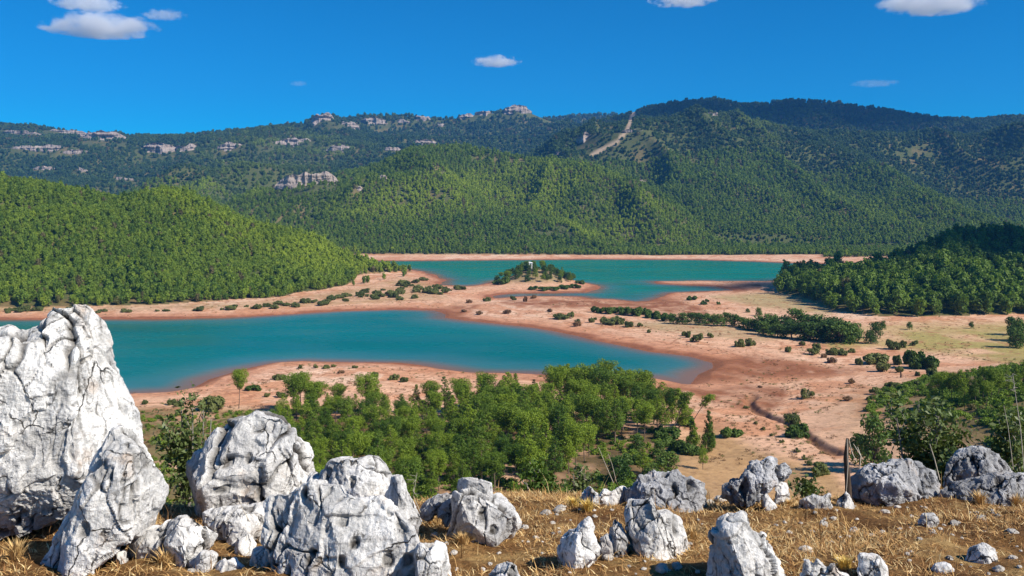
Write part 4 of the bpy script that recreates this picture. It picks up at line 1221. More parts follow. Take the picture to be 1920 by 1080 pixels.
    me_ = mesh_np('boulder', co, fq, [M[mat]], False, colr)
    return me_

def boulder(label, outline, seed, T=0.5, Y=None, vox=0.014, name='boulder', cat='boulder', **k):
    O = np.array(outline, float)
    if Y is None:
        cx = float(np.mean(O[O[:, 1] > O[:, 1].max() - 12, 0]))
        Y = top_spot(cx, min(O[:, 1].max(), 1078))[1]
    # the foot goes a little into the soil
    O[O[:, 1] > O[:, 1].max() - 6, 1] += 12
    o = obj(name, rock_mesh(O, Y, T, vox, seed, **k))
    return tag(o, label, cat)

boulder('huge pale grey boulder with deep cracks filling the left edge', [(-150, 700), (-80, 650), (-30, 628), (0, 622), (20, 618), (38, 630), (72, 612), (86, 590), (96, 580), (125, 577), (158, 578), (166, 592), (186, 602), (199, 626), (207, 664), (206, 682), (222, 702), (234, 738), (246, 772), (262, 812), (264, 832), (240, 850), (205, 880), (160, 925), (100, 985), (0, 1022), (-120, 1040), (-190, 900)], 11, T=0.95, Y=4.45, vox=0.0115, lean=0.22, facet=0.8, crack=1.2, flute=0.8, front=0.86)
boulder('pale slab leaning against the foot of the huge left boulder', [(196, 806), (232, 818), (262, 834), (284, 860), (318, 884), (325, 900), (305, 925), (292, 965), (268, 1004), (215, 1012), (175, 1050), (140, 1085), (58, 1088), (78, 1058), (104, 1036), (124, 990), (146, 950), (152, 905), (172, 852)], 12, T=0.6, Y=4.02, vox=0.0105, lean=0.35, flute=1.2, front=0.86)
boulder('large rounded white boulder left of the pine grove', [(343, 900), (349, 876), (380, 843), (392, 840), (400, 815), (420, 790), (468, 772), (478, 765), (500, 770), (530, 772), (546, 785), (556, 802), (575, 840), (589, 874), (594, 900), (588, 930), (560, 965), (500, 980), (420, 985), (380, 992), (360, 962), (350, 930)], 13, T=0.85, Y=5.0, vox=0.0125, lean=0.42, flute=1.3, front=0.84)
boulder('small grey boulder on straw left of the broken stones', [(283, 1056), (290, 1002), (320, 972), (350, 963), (380, 980), (406, 1002), (396, 1024), (372, 1044), (340, 1064), (300, 1070)], 14, T=0.35, vox=0.009)
boulder('big rough white boulder at the bottom left of centre', [(500, 938), (506, 926), (545, 922), (570, 906), (600, 900), (640, 905), (662, 930), (690, 936), (710, 931), (745, 956), (770, 985), (782, 1012), (796, 1030), (812, 1014), (833, 1022), (836, 1060), (836, 1100), (820, 1140), (510, 1140), (508, 1060), (498, 1000)], 15, T=0.6, Y=3.75, vox=0.0095, lean=0.34, flute=1.2, facet=0.8, front=0.86)
boulder('white boulder with a dark pit behind the big rough one', [(598, 884), (622, 864), (640, 858), (680, 858), (692, 853), (710, 854), (724, 872), (738, 890), (730, 930), (700, 955), (640, 940), (606, 905)], 16, T=0.5, Y=4.55, vox=0.0105, lean=0.4)
boulder('smooth grey slab right of the pitted white boulder', [(722, 930), (738, 893), (752, 890), (760, 906), (765, 932), (780, 965), (790, 985), (788, 1010), (740, 1000)], 17, T=0.3, Y=4.40, vox=0.0095, lean=0.3, mat='rock', facet=0.6)
boulder('white fluted boulder with a flat cap stone in the middle', [(838, 1004), (846, 985), (853, 958), (846, 938), (857, 918), (880, 912), (918, 908), (926, 918), (940, 911), (952, 936), (963, 962), (971, 982), (958, 1004), (938, 1020), (898, 1036), (880, 1030), (888, 1010), (868, 1006)], 18, T=0.45, vox=0.0095, lean=0.35, flute=1.5)
boulder('flat cap stone lying on the fluted middle boulder', [(857, 916), (858, 898), (880, 896), (902, 898), (919, 906), (921, 916), (890, 917)], 19, T=0.24, Y=4.72, vox=0.0085, lean=0.1, facet=0.5)
boulder('dark streaked low rock left of the middle boulder', [(782, 962), (800, 942), (838, 926), (858, 930), (852, 962), (838, 975), (832, 950), (806, 962), (792, 972)], 20, T=0.3, Y=4.9, vox=0.0095, mat='rock_grey')
boulder('pale rock tip cut by the bottom edge right of the big boulder', [(902, 1110), (924, 1062), (950, 1047), (970, 1056), (992, 1110)], 21, T=0.3, Y=3.72, vox=0.009)
boulder('narrow white pitted rock standing left of the split rocks', [(1046, 1046), (1050, 1010), (1064, 992), (1083, 990), (1088, 975), (1104, 967), (1115, 988), (1119, 1048), (1096, 1060), (1080, 1072), (1052, 1068)], 22, T=0.28, vox=0.0075, rough=1.3, lean=0.3)
boulder('thin upright white blade of rock between two boulders', [(1142, 1008), (1146, 972), (1154, 963), (1171, 997), (1188, 1028), (1166, 1052), (1144, 1044)], 23, T=0.22, vox=0.0075, lean=0.35)
boulder('small rounded grey stone before the thin rock blade', [(1120, 1042), (1126, 1010), (1140, 1002), (1152, 1014), (1156, 1040), (1140, 1050)], 24, T=0.18, vox=0.0075)
boulder('tall blocky white rock in the middle of the dry grass', [(1180, 990), (1177, 944), (1187, 934), (1221, 932), (1230, 957), (1250, 957), (1271, 970), (1286, 1003), (1289, 1042), (1281, 1058), (1258, 1050), (1240, 1056), (1208, 1044), (1187, 1042)], 25, T=0.42, vox=0.0085, lean=0.35, flute=1.4)
boulder('dark jagged rock on the brow right of the grove', [(1173, 940), (1187, 911), (1200, 892), (1222, 890), (1244, 886), (1265, 883), (1292, 895), (1312, 903), (1326, 906), (1343, 914), (1338, 934), (1312, 946), (1270, 950), (1220, 948)], 26, T=0.55, Y=5.55, vox=0.0105, rough=1.6, mat='rock_grey', flute=1.5, lean=0.5)
boulder('row of pale split stones on the brow left of the jagged rock', [(1081, 936), (1094, 918), (1104, 907), (1116, 922), (1126, 930), (1133, 915), (1146, 922), (1165, 911), (1180, 920), (1178, 950), (1146, 955), (1110, 953)], 27, T=0.35, Y=5.7, vox=0.0095, rough=1.4, lean=0.4)
boulder('brown hollow rock with a forked top on the brow', [(1352, 932), (1360, 909), (1373, 899), (1389, 899), (1398, 884), (1411, 866), (1427, 868), (1442, 858), (1453, 860), (1452, 870), (1469, 869), (1485, 880), (1478, 893), (1464, 901), (1447, 914), (1436, 930), (1400, 940)], 28, T=0.5, Y=5.6, vox=0.0095, rough=1.7, mat='rock_grey', flute=1.5)
boulder('little layered stone right of the forked rock', [(1452, 938), (1455, 915), (1464, 904), (1476, 908), (1483, 922), (1478, 940)], 29, T=0.22, Y=5.75, vox=0.0085)
boulder('slanted white stone in front of the forked rock', [(1426, 944), (1430, 926), (1438, 926), (1450, 940), (1463, 958), (1450, 960)], 30, T=0.16, vox=0.0075)
boulder('jagged white rock cut by the bottom edge right of centre', [(1326, 1120), (1331, 1056), (1333, 1024), (1337, 996), (1345, 991), (1352, 998), (1353, 973), (1362, 966), (1380, 962), (1393, 957), (1402, 965), (1405, 980), (1415, 996), (1431, 999), (1437, 1014), (1446, 1036), (1458, 1064), (1472, 1085), (1480, 1120)], 31, T=0.42, Y=3.72, vox=0.0085, rough=1.7, flute=1.6, lean=0.4)
boulder('fins of pale rock at the bottom edge beside the cube stone', [(1496, 1110), (1499, 1072), (1508, 1049), (1518, 1046), (1526, 1060), (1532, 1046), (1543, 1056), (1552, 1064), (1564, 1051), (1574, 1071), (1590, 1078), (1594, 1110)], 32, T=0.22, Y=3.75, vox=0.0075, rough=1.5, flute=1.6)
boulder('cube shaped grey stone at the bottom edge', [(1612, 1100), (1614, 1039), (1648, 1043), (1661, 1062), (1664, 1100)], 33, T=0.22, Y=3.8, vox=0.0085, facet=0.6)
boulder('domed dark streaked rock on the brow below the glossy shrub', [(1590, 930), (1594, 898), (1611, 885), (1630, 869), (1649, 873), (1668, 863), (1705, 864), (1729, 869), (1748, 883), (1762, 903), (1758, 925), (1753, 940), (1692, 944), (1640, 940)], 34, T=0.7, Y=5.75, vox=0.0115, rough=1.3, mat='rock_grey', flute=1.8, lean=0.5)
boulder('pale stone at the foot of the dead stump', [(1566, 950), (1572, 932), (1590, 920), (1600, 926), (1603, 955), (1585, 958)], 35, T=0.2, vox=0.0085)
boulder('dark dome of rock behind the streaked rock at the right', [(1772, 905), (1777, 868), (1794, 847), (1815, 840), (1833, 836), (1856, 843), (1880, 856), (1897, 868), (1908, 884), (1905, 910)], 36, T=0.7, Y=6.35, vox=0.0125, mat='rock_grey', rough=1.3, lean=0.5)
boulder('long streaked rock at the right edge of the brow', [(1757, 955), (1760, 922), (1779, 902), (1810, 898), (1835, 894), (1861, 889), (1909, 887), (1925, 892), (1962, 905), (1975, 955), (1900, 958), (1810, 960)], 37, T=0.55, Y=5.65, vox=0.0115, mat='rock_grey', flute=1.8, lean=0.5)
boulder('white rubble stone on the brow left of the dead stump', [(1494, 955), (1502, 938), (1524, 926), (1540, 932), (1556, 926), (1562, 950), (1530, 958)], 38, T=0.25, vox=0.0085, rough=1.6)
boulder('white angular stone with a slit on the dry grass', [(1720, 984), (1722, 970), (1732, 962), (1753, 962), (1760, 980), (1749, 991), (1730, 992)], 39, T=0.16, vox=0.0065)
boulder('grey knobbly stone near the lower right corner', [(1808, 1052), (1816, 1032), (1844, 1020), (1862, 1027), (1884, 1045), (1882, 1058), (1850, 1062), (1818, 1062)], 40, T=0.22, vox=0.0075)
boulder('flat white stone at the bottom edge right of the cube stone', [(1748, 1078), (1756, 1062), (1778, 1060), (1795, 1075), (1780, 1084)], 41, T=0.14, vox=0.0065)
for i, (o_, lab) in enumerate([([(398, 1000), (412, 968), (446, 952), (470, 962), (474, 990), (440, 1010)], 'white block in the rubble between two big boulders'), ([(452, 985), (470, 960), (492, 950), (500, 972), (494, 1000), (466, 1004)], 'white block touching the big rough boulder'),
                               ([(436, 1036), (440, 1010), (466, 1000), (480, 1020), (474, 1044), (450, 1048)], 'shaded grey stone low in the rubble gap'), ([(470, 1062), (476, 1030), (500, 1020), (510, 1050), (500, 1070)], 'shaded stone against the big rough boulder'),
                               ([(346, 1080), (352, 1050), (384, 1028), (408, 1036), (404, 1062), (380, 1086)], 'white broken stone before the small grey boulder'), ([(404, 1086), (410, 1056), (440, 1046), (458, 1064), (446, 1090)], 'pale stone at the bottom of the rubble'),
                               ([(482, 1010), (488, 985), (502, 985), (504, 1020), (490, 1026)], 'small wedge stone in the rubble shade'), ([(208, 1050), (214, 1032), (236, 1030), (240, 1050), (222, 1062)], 'small white stone on straw beside the leaning slab')]):
    boulder(lab, o_, 50 + i, T=0.22, vox=0.008, name='stone', cat='stone')

boulder('low pale ledge joining the leaning slab to the small grey boulder', [(236, 1040), (250, 1000), (276, 985), (300, 990), (306, 1030), (290, 1056), (250, 1060)], 71, T=0.4, vox=0.0095, lean=0.5)
boulder('pale broken ledge under the rounded boulder', [(372, 1000), (384, 962), (410, 950), (450, 946), (498, 938), (520, 960), (510, 1004), (450, 1012), (400, 1014)], 72, T=0.5, Y=4.55, vox=0.0105, lean=0.5, front=0.85)
boulder('jagged pale shoulder at the right foot of the big rough boulder', [(778, 1100), (776, 1046), (790, 1020), (806, 1030), (818, 1012), (834, 1022), (842, 1060), (846, 1100)], 73, T=0.3, Y=3.72, vox=0.0085, lean=0.3, rough=1.4, front=0.8)
boulder('narrow pale rock wedged between the rounded boulder and the pitted one', [(566, 960), (570, 905), (588, 884), (606, 890), (612, 930), (604, 970)], 74, T=0.4, Y=4.7, vox=0.0095, lean=0.3)

# loose stones lying in the dry grass
def pebble(seed):
    bm = bmesh.new()
    bmesh.ops.create_icosphere(bm, subdivisions=3, radius=1.0)
    co = np.array([v.co[:] for v in bm.verts])
    f = np.array([[v.index for v in p_.verts] for p_ in bm.faces])
    bm.free()
    _, _, cid, cp = worley(co * 0.9 + seed * 5.1, seed)
    tl = np.stack([_h(cid[:, 0].astype(np.int64), cid[:, 1].astype(np.int64), cid[:, 2].astype(np.int64), seed + i) for i in range(3)], 1) - 0.5
    co = co * (1 + 0.5 * ((co * 0.9 + seed * 5.1 - cp) * tl).sum(1) + 0.25 * tl[:, 0] + 0.12 * fbm(*(co * 2.3 + seed).T, 3, seed))[:, None]
    return mesh_np('stone', co * (1, 0.8, 0.55), f, [M['pebble']], False)
PEB = [pebble(600 + i) for i in range(6)]
r_ = np.random.default_rng(5)
big = [(1375, 1046, 12), (1660, 962, 9), (1840, 975, 12), (1600, 996, 10), (1790, 985, 9), (1900, 1000, 10), (1270, 1064, 12), (1140, 1050, 13), (1330, 944, 9), (1352, 938, 12), (1510, 1035, 14), (1545, 985, 9), (1655, 1000, 7), (1480, 1000, 6), (1725, 1012, 6), (1780, 1050, 8), (1872, 1070, 12), (1900, 1048, 9), (1240, 1070, 15), (1022, 965, 12), (1050, 958, 14), (1085, 945, 10), (985, 990, 8), (815, 1005, 8), (835, 1022, 7), (850, 1040, 9), (250, 1010, 8), (360, 1072, 8), (1005, 1010, 6), (1700, 1040, 6), (1635, 1005, 6), (1560, 1020, 6)]
small = [(r_.uniform(840, 1915), r_.uniform(950, 1078), r_.uniform(2.5, 6)) for _ in range(140)]
for lst_, lab, grp in ((big, 'pale loose stone, fist sized, lying in the dry grass', 'fist sized stones in the grass'), (small, 'tiny pale pebble scattered on the dry soil', 'pebbles on the soil')):
    for px, py, w in lst_:
        x, y, z = top_spot(px, py)
        s_ = w / FPX * y
        tag(obj('stone' if lst_ is big else 'pebble', PEB[int(r_.integers(0, 6))], loc=(x, y, z + 0.15 * s_), rot=(r_.uniform(-.3, .3), r_.uniform(-.3, .3), r_.uniform(0, 6.28)), scale=s_), lab, 'stone', grp)

# dry grass
def straw(n, seed, test=None):
    r = np.random.default_rng(seed)
    x = r.uniform(-3.2, 4.6, n * 3); y = r.uniform(3.4, 7.6, n * 3)
    d = fbm(x / 0.45, y / 0.45, 0, 3, seed + 3) + 0.35 * fbm(x / 0.12, y / 0.12, 0, 2, seed + 5)
    m = r.uniform(-0.55, 0.5, n * 3) < d
    x, y, d = x[m][:n], y[m][:n], d[m][:n]
    n = len(x)
    z = top_h(x, y) - 0.004
    L = r.uniform(0.018, 0.058, n) * (1 + 0.6 * np.clip(d, 0, 1))
    tall = r.uniform(size=n) < 0.006
    L[tall] *= 3.0
    az = r.uniform(0, 6.28, n); tilt = np.where(tall, r.uniform(0.0, 0.35, n), np.abs(r.normal(1.15, 0.35, n)))
    D = np.stack([np.cos(az) * np.sin(tilt), np.sin(az) * np.sin(tilt), np.abs(np.cos(tilt)) + 0.05], 1)
    sag = np.stack([np.cos(az), np.sin(az), -0.4 + 0 * az], 1) * (L * r.uniform(0.05, 0.35, n))[:, None]
    W = np.stack([-np.sin(az + r.normal(0, .6, n)), np.cos(az), 0.3 * r.normal(size=n)], 1) * (r.uniform(0.0011, 0.0027, n))[:, None]
    B = np.stack([x, y, z], 1)
    Mi = B + D * (L * 0.55)[:, None]
    Tp = B + D * L[:, None] + sag
    v = np.stack([B - W, B + W, Mi + W * .8, Mi - W * .8, Tp], 1).reshape(-1, 3)
    b = np.arange(n)[:, None] * 5
    q = b + np.array((0, 1, 2, 3)); t = b + np.array((3, 2, 4))
    c0 = np.array((0.56, 0.35, 0.13)); c1 = np.array((0.24, 0.11, 0.04)); c2 = np.array((0.72, 0.54, 0.27))
    k1 = r.uniform(size=(n, 1)); k2 = (r.uniform(size=(n, 1)) < 0.2)
    c = c0 * k1 + c1 * (1 - k1); c = np.where(k2, c2, c)
    return mesh_np('dry_grass', v, [q, t], [M['straw']], False, np.repeat(c, 5, 0))
tag(obj('dry_grass', straw(120000, 51)), 'short dry straw covering the hilltop between the rocks', 'grass', kind='stuff')

def tuft(px, py, hpx, label, n=170, seed=1, col=(0.62, 0.42, 0.12)):
    x, y, z = top_spot(px, py)
    r = np.random.default_rng(seed)
    L = hpx / FPX * y * r.uniform(0.6, 1.15, n)
    az = r.uniform(0, 6.28, n); t = np.abs(r.normal(0.35, 0.35, n))
    D = np.stack([np.cos(az) * np.sin(t), np.sin(az) * np.sin(t), np.cos(t)], 1)
    B = np.stack([np.cos(az), np.sin(az), 0 * az], 1) * r.uniform(0, 0.03, n)[:, None]
    W = np.stack([-np.sin(az), np.cos(az), 0 * az], 1) * 0.0018
    Tp = B + D * L[:, None] + np.stack([np.cos(az), np.sin(az), -0.5 + 0 * az], 1) * (L * 0.2)[:, None]
    Mi = B + D * (L * .55)[:, None]
    v = np.stack([B - W, B + W, Mi + W, Mi - W, Tp], 1).reshape(-1, 3)
    b = np.arange(n)[:, None] * 5
    c = np.array(col) * r.uniform(0.75, 1.2, (n, 1))
    tag(obj('grass_tuft', mesh_np('grass_tuft', v, [b + np.array((0, 1, 2, 3)), b + np.array((3, 2, 4))], [M['straw']], False, np.repeat(c, 5, 0)), loc=(x, y, z)), label, 'grass tuft')
for i, (px, py, h, lab) in enumerate([(1102, 958, 26, 'golden grass tuft before the row of split stones'), (1076, 950, 22, 'golden grass tuft at the left end of the split stones'), (1585, 1066, 26, 'golden grass tuft beside the cube stone'), (1838, 945, 40, 'dry tuft in front of the long streaked rock'), (1905, 950, 44, 'tall dry tuft at the right edge'),
                                       (30, 1050, 70, 'straw tuft under the huge left boulder'), (215, 1000, 44, 'straw tuft beside the leaning slab'), (268, 990, 50, 'straw tuft in the gap right of the leaning slab'), (310, 1062, 60, 'straw tuft before the small grey boulder'), (432, 968, 34, 'straw tuft at the foot of the rounded boulder'),
                                       (830, 968, 40, 'orange grass tuft in the hollow left of the middle boulder'), (812, 985, 44, 'orange grass tuft beside the grey slab'), (1300, 1010, 44, 'dry tuft right of the tall blocky rock'), (1320, 940, 36, 'thin tuft behind the jagged brow rock'), (290, 930, 44, 'straw tuft at the right tip of the leaning slab'), (1480, 950, 26, 'low tuft beside the layered stone'), (870, 1020, 36, 'tuft growing against the fluted middle boulder')]):
    tuft(px, py, h * (0.9 if 'golden' in lab else 0.62), lab, n=150, seed=700 + i, col=(0.66, 0.46, 0.12) if 'golden' in lab else (0.60, 0.40, 0.17))

# ------------------------------------------------------------------ shrubs, stump and stalks on the brow
def shrub(label, px, py, wpx, hpx, Y, seed, mat='glossy', leaf=0.024, n=1500, name='leafy_shrub', trunks=4, bark='greybark'):
    r = np.random.default_rng(seed)
    k = Y / FPX
    W, H = wpx * k, hpx * k
    base = px2w(px, py, Y)
    gz = float(top_h(base[0], Y)) if Y < 12.5 else float(hgt(base[0], Y))
    low = min(gz - base[2], 0) - 0.05
    t = thing(name, label, 'shrub', base)
    parts, P_ = [], []
    tips = []
    for i in range(trunks):
        a_ = r.uniform(0, 6.28)
        e_ = np.array((math.cos(a_) * W * 0.22, math.sin(a_) * W * 0.22, H * r.uniform(0.6, 0.9)))
        s_ = np.array((r.normal(0, 0.03), r.normal(0, 0.03), low))
        m1 = s_ * 0.5 + e_ * 0.5 + r.normal(0, 0.03, 3)
        parts.append(tube([s_, m1, e_], [0.018, 0.012, 0.004], 6))
        for j in range(9):
            f_ = r.uniform(0.35, 1.0)
            b = s_ + (e_ - s_) * f_
            a2 = r.uniform(0, 6.28)
            q = b + np.array((math.cos(a2) * W * r.uniform(0.1, 0.34), math.sin(a2) * W * r.uniform(0.1, 0.3), H * r.uniform(-0.05, 0.28)))
            q[2] = min(q[2], H * 0.97)
            parts += branches([b], [q], 0.006, r)
            tips.append((b, q))
    for b, q in tips:
        m_ = n // len(tips)
        f_ = r.uniform(0.25, 1.08, m_)
        P_.append(b + (q - b) * f_[:, None] + r.normal(0, 0.055 * max(W, H) + 0.01, (m_, 3)))
    P_ = np.concatenate(P_)
    v, f = leaf_quads(P_, leaf, r, 0.5, None, 0.5)
    tv, tf = join(parts)
    obj('stem', mesh_np('stem', tv, tf, [M[bark]], True), t)
    obj('foliage', mesh_np('foliage', v, f, [M[mat]]), t)
    return t
shrub('young oak shrub between the huge left boulder and the rounded one', 338, 935, 100, 190, 6.6, 801, 'glossy', 0.021, 2300, trunks=3)
shrub('green leafy shrub left of the rounded white boulder', 385, 850, 50, 90, 7.4, 802, 'glossy', 0.020, 500, trunks=2)
shrub('dark leafy evergreen shrub behind the middle boulder', 1010, 985, 110, 110, 7.6, 803, 'oak', 0.024, 2000)
shrub('leafy shrub on the brow behind the split stones', 1085, 945, 80, 75, 8.2, 804, 'glossy', 0.022, 1000)
shrub('large glossy shrub behind the domed streaked rock', 1722, 905, 170, 150, 8.0, 805, 'glossy', 0.027, 3600, trunks=6)
shrub('thin upper sprig of the glossy thicket reaching into the sand view', 1735, 800, 60, 60, 8.3, 806, 'glossy', 0.024, 450, trunks=2)
shrub('dark leafy shrub at the right edge behind the rocks', 1900, 905, 110, 130, 7.6, 807, 'glossy', 0.026, 1900, trunks=5)
shrub('small bright shrub behind the white rubble stone', 1520, 940, 90, 48, 7.4, 808, 'glossy', 0.022, 700, trunks=3)
shrub('green shrub between the domed rock and the dark dome', 1775, 900, 70, 60, 7.6, 809, 'glossy', 0.024, 800, trunks=3)

st = thing('dead_stump', 'dark dead stump with bleached bare branches left of the domed rock', 'stump', px2w(1588, 945, 6.0))
def wp(px, py, Y): return px2w(px, py, Y) - px2w(1588, 945, 6.0)
obj('trunk', mesh_np('trunk', *join([tube([wp(1592, 960, 6.0), wp(1590, 905, 6.02), wp(1586, 860, 6.0), wp(1589, 822, 6.0)], [0.026, 0.021, 0.017, 0.010], 8), tube([wp(1578, 945, 6.1), wp(1606, 915, 6.15), wp(1640, 880, 6.2)], [0.045, 0.03, 0.012], 7)]), [M['deadwood']], True), st)
for a_, m_, b in (((1588, 822, 5.95), (1590, 870, 5.93), (1586, 935, 5.93)), ((1592, 826, 6.0), (1598, 850, 5.98), (1606, 866, 5.96)), ((1608, 838, 6.05), (1614, 855, 6.0), (1612, 880, 6.0)), ((1600, 832, 6.0), (1611, 850, 6.0), (1618, 862, 6.0))):
    obj('branch', mesh_np('branch', *tube([wp(*a_), wp(*m_), wp(*b)], [0.002, 0.003, 0.0025], 5), [M['twig']], True), st)
def stalk(label, pts_, Y, rad=0.004, heads=0, seed=1):
    r = np.random.default_rng(seed)
    b = px2w(pts_[0][0], pts_[0][1], Y)
    P_ = [px2w(p_[0], p_[1], Y) - b for p_ in pts_]
    parts = [tube(P_, np.linspace(rad, rad * 0.5, len(P_)), 5)]
    for i in range(heads):
        q = P_[-1] + (P_[-2] - P_[-1]) * r.uniform(0, 0.9)
        parts += branches([q], [q + r.normal(0, 0.025, 3)], rad * 0.6, r)
    tag(obj('dry_stalk', mesh_np('dry_stalk', *join(parts), [M['twig']], True), loc=b), label, 'stalk')
stalk('tall pale flower stalk at the right edge before the scrub slope', [(1922, 900), (1913, 800), (1904, 740), (1899, 700)], 7.2, 0.0035, 22, 3)
stalk('thin leaning twig right of the tall flower stalk', [(1900, 880), (1890, 800), (1882, 760)], 7.3, 0.003)
stalk('bare twig standing in the glossy shrub', [(1762, 900), (1752, 860), (1743, 832)], 7.4, 0.006)
stalk('long bare twig left of the grove clearing behind the brow', [(1150, 905), (1135, 870), (1122, 838)], 9.0, 0.004)
stalk('second bare twig beside the long one', [(1156, 905), (1148, 872), (1140, 850)], 9.0, 0.0035)
stalk('dry grass stalk beside the smooth grey slab', [(790, 965), (775, 930), (782, 886)], 5.0, 0.0025, 8, 4)
stalk('bent dry stalk at the foot of the rounded boulder', [(468, 978), (455, 955), (444, 925)], 4.6, 0.0025)

# ------------------------------------------------------------------ air and clouds
bx_v, bx_f = box(-7500, 7500, -60, 5900, -9, 900)
haze = obj('haze', mesh_np('haze', bx_v, bx_f))
hm = bpy.data.materials.new('thin_haze'); hm.use_nodes = True
nn, ll = hm.node_tree.nodes, hm.node_tree.links
nn.remove(nn['Principled BSDF'])
pv_ = nn.new('ShaderNodeVolumePrincipled')
pv_.inputs['Color'].default_value = (0.09, 0.36, 0.92, 1)
pv_.inputs['Density'].default_value = 0.00007
ll.new(pv_.outputs[0], nn['Material Output'].inputs['Volume'])
haze.data.materials.append(hm)
tag(haze, kind='stuff')

def mat_cloud(i, dens):
    m = bpy.data.materials.new('cloud_vapour'); m.use_nodes = True
    n_, l_ = m.node_tree.nodes, m.node_tree.links
    n_.remove(n_['Principled BSDF'])
    tc_ = n_.new('ShaderNodeTexCoord')
    nz = n_.new('ShaderNodeTexNoise'); nz.inputs['Scale'].default_value = 2.1; nz.inputs['Detail'].default_value = 6; nz.inputs['Roughness'].default_value = 0.6
    mp = n_.new('ShaderNodeMapping'); mp.inputs['Location'].default_value = (i * 3.1, i * 1.7, 0); mp.inputs['Scale'].default_value = (1.6, 1.0, 0.55)
    l_.new(tc_.outputs['Object'], mp.inputs[0]); l_.new(mp.outputs[0], nz.inputs['Vector'])
    ln = n_.new('ShaderNodeVectorMath'); ln.operation = 'LENGTH'
    l_.new(tc_.outputs['Object'], ln.inputs[0])
    def mt(op, a_, b):
        q = n_.new('ShaderNodeMath'); q.operation = op
        for v, k_ in ((a_, 0), (b, 1)):
            if hasattr(v, 'is_output'): l_.new(v, q.inputs[k_])
            else: q.inputs[k_].default_value = v
        return q.outputs[0]
    v = mt('SUBTRACT', mt('MULTIPLY', nz.outputs['Fac'], 1.9), mt('ADD', mt('MULTIPLY', ln.outputs['Value'], 0.85), 0.28))
    r = n_.new('ShaderNodeMapRange'); r.inputs['From Min'].default_value = 0.0; r.inputs['From Max'].default_value = 0.22; r.inputs['To Max'].default_value = dens
    l_.new(v, r.inputs['Value'])
    pv2 = n_.new('ShaderNodeVolumePrincipled')
    pv2.inputs['Color'].default_value = (0.98, 0.985, 1.0, 1)
    l_.new(r.outputs[0], pv2.inputs['Density'])
    l_.new(pv2.outputs[0], n_['Material Output'].inputs['Volume'])
    return m

def cloud(i, px, py, w, h, label, dens=0.02, Y=9500.0):
    bm = bmesh.new()
    bmesh.ops.create_icosphere(bm, subdivisions=3, radius=1.0)
    for v in bm.verts:
        if v.co.z < 0: v.co.z *= 0.55
    me_ = bpy.data.meshes.new('cloud'); bm.to_mesh(me_); bm.free()
    me_.materials.append(mat_cloud(i, dens))
    k_ = Y / FPX
    o = obj('cloud', me_, loc=px2w(px, py, Y), scale=(w * k_ / 2, w * k_ / 2.6, h * k_ * 0.55))
    tag(o, label, 'cloud')
cloud(1, 186, 52, 230, 50, 'largest bright white cloud at the upper left', 0.006)
cloud(2, 165, 8, 150, 34, 'thin cloud cut by the top edge above the large one', 0.006)
cloud(3, 306, 29, 100, 22, 'faint wisp right of the large cloud', 0.003)
cloud(4, 931, 117, 100, 26, 'small flat white cloud above the middle of the range', 0.008)
cloud(5, 1282, 2, 140, 24, 'cloud strip at the top edge right of the middle', 0.007)
cloud(6, 1748, 8, 220, 52, 'ragged white cloud at the top edge on the right', 0.006)
cloud(7, 560, 157, 42, 12, 'tiny faint cloud above the left range', 0.002)
cloud(8, 1640, 157, 100, 16, 'faint wisp over the mountain on the right', 0.0012)
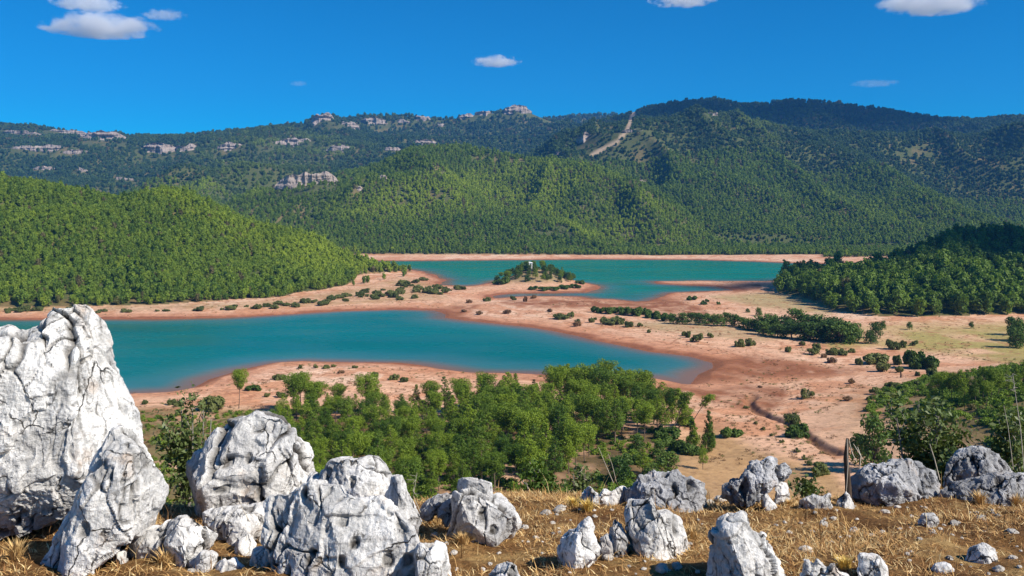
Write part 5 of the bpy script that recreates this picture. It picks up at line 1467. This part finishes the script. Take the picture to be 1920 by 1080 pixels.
# clouds that stand beside and above the view; their shadows lie on the hills
def side_cloud(i, target, size, label, z=1500.0, dens=0.03):
    t_ = (z - target[2]) / TOSUN.z
    bm = bmesh.new()
    bmesh.ops.create_icosphere(bm, subdivisions=3, radius=1.0)
    me_ = bpy.data.meshes.new('cloud'); bm.to_mesh(me_); bm.free()
    me_.materials.append(mat_cloud(i, dens))
    o = obj('cloud', me_, loc=(target[0] + TOSUN.x * t_, target[1] + TOSUN.y * t_, z), scale=size)
    tag(o, label, 'cloud')
side_cloud(11, (365, 615, 55), (170, 120, 90), 'cloud out of view whose shadow darkens the hill at the right')
side_cloud(12, (950, 3000, 380), (850, 330, 120), 'long cloud out of view shading the summit of the mountain', 1600.0, 0.014)
side_cloud(13, (-847, 2450, 190), (190, 110, 70), 'small cloud out of view shading the left slopes')

# weeds and litter on the drawdown shore
litter_c = bpy.data.collections.new('shore_weeds')
for i in range(3):
    r = np.random.default_rng(480 + i)
    lum = [(r.uniform(-.5, .5), r.uniform(-.5, .5), r.uniform(.1, .3), r.uniform(.2, .35)) for _ in range(4)]
    v, f = lumps_leaves(lum, 150, 0.10, r, 0.7, 0.4)
    litter_c.objects.link(bpy.data.objects.new('weed', mesh_np('weed', v, f, [M['drybush'] if i else M['bush']])))
r = np.random.default_rng(33)
u = r.uniform(-100, 2050, 40000); y = np.exp(r.uniform(math.log(170), math.log(760), 40000)); x = (u - 960) / FPX * y
i_ = np.clip(np.rint(np.interp(np.log(y), LOGY, np.arange(len(ys)))).astype(int), 0, ny - 1)
j_ = np.clip(np.rint(np.interp(u, us, np.arange(len(us)))).astype(int), 0, nx - 1)
ok = (LAY[i_, j_] < 0) & (SD[i_, j_] < -7) & (KN[i_, j_] < 3) & (fbm(x / 14, y / 14, 0, 3, 99) > 0.06) & (r.uniform(size=40000) < 0.45)
P_ = np.stack([x, y, hgt(x, y) - 0.03], 1)[ok][:5200]
scatter('shore_weeds', P_, r.uniform(0.35, 1.1, len(P_)), r.uniform(0, 0.2, len(P_)), litter_c, 'dry weeds scattered over the bare pink shore', 'weeds')

P_, r = scrub_points(90000, lambda x, y, z, py, kn, sd, u: (y < 170) & (y > 30) & (u > 780) & (u < 1230) & (py > 890) & (fbm(x / 6, y / 6, 0, 3, 96) > -0.25), 35)
P_ = P_[:2600]
scatter('hillside_scrub', P_, r.uniform(0.8, 1.9, len(P_)), r.uniform(0, 0.3, len(P_)), scrub_c, 'dense green scrub below the brow behind the middle boulder', 'scrub')
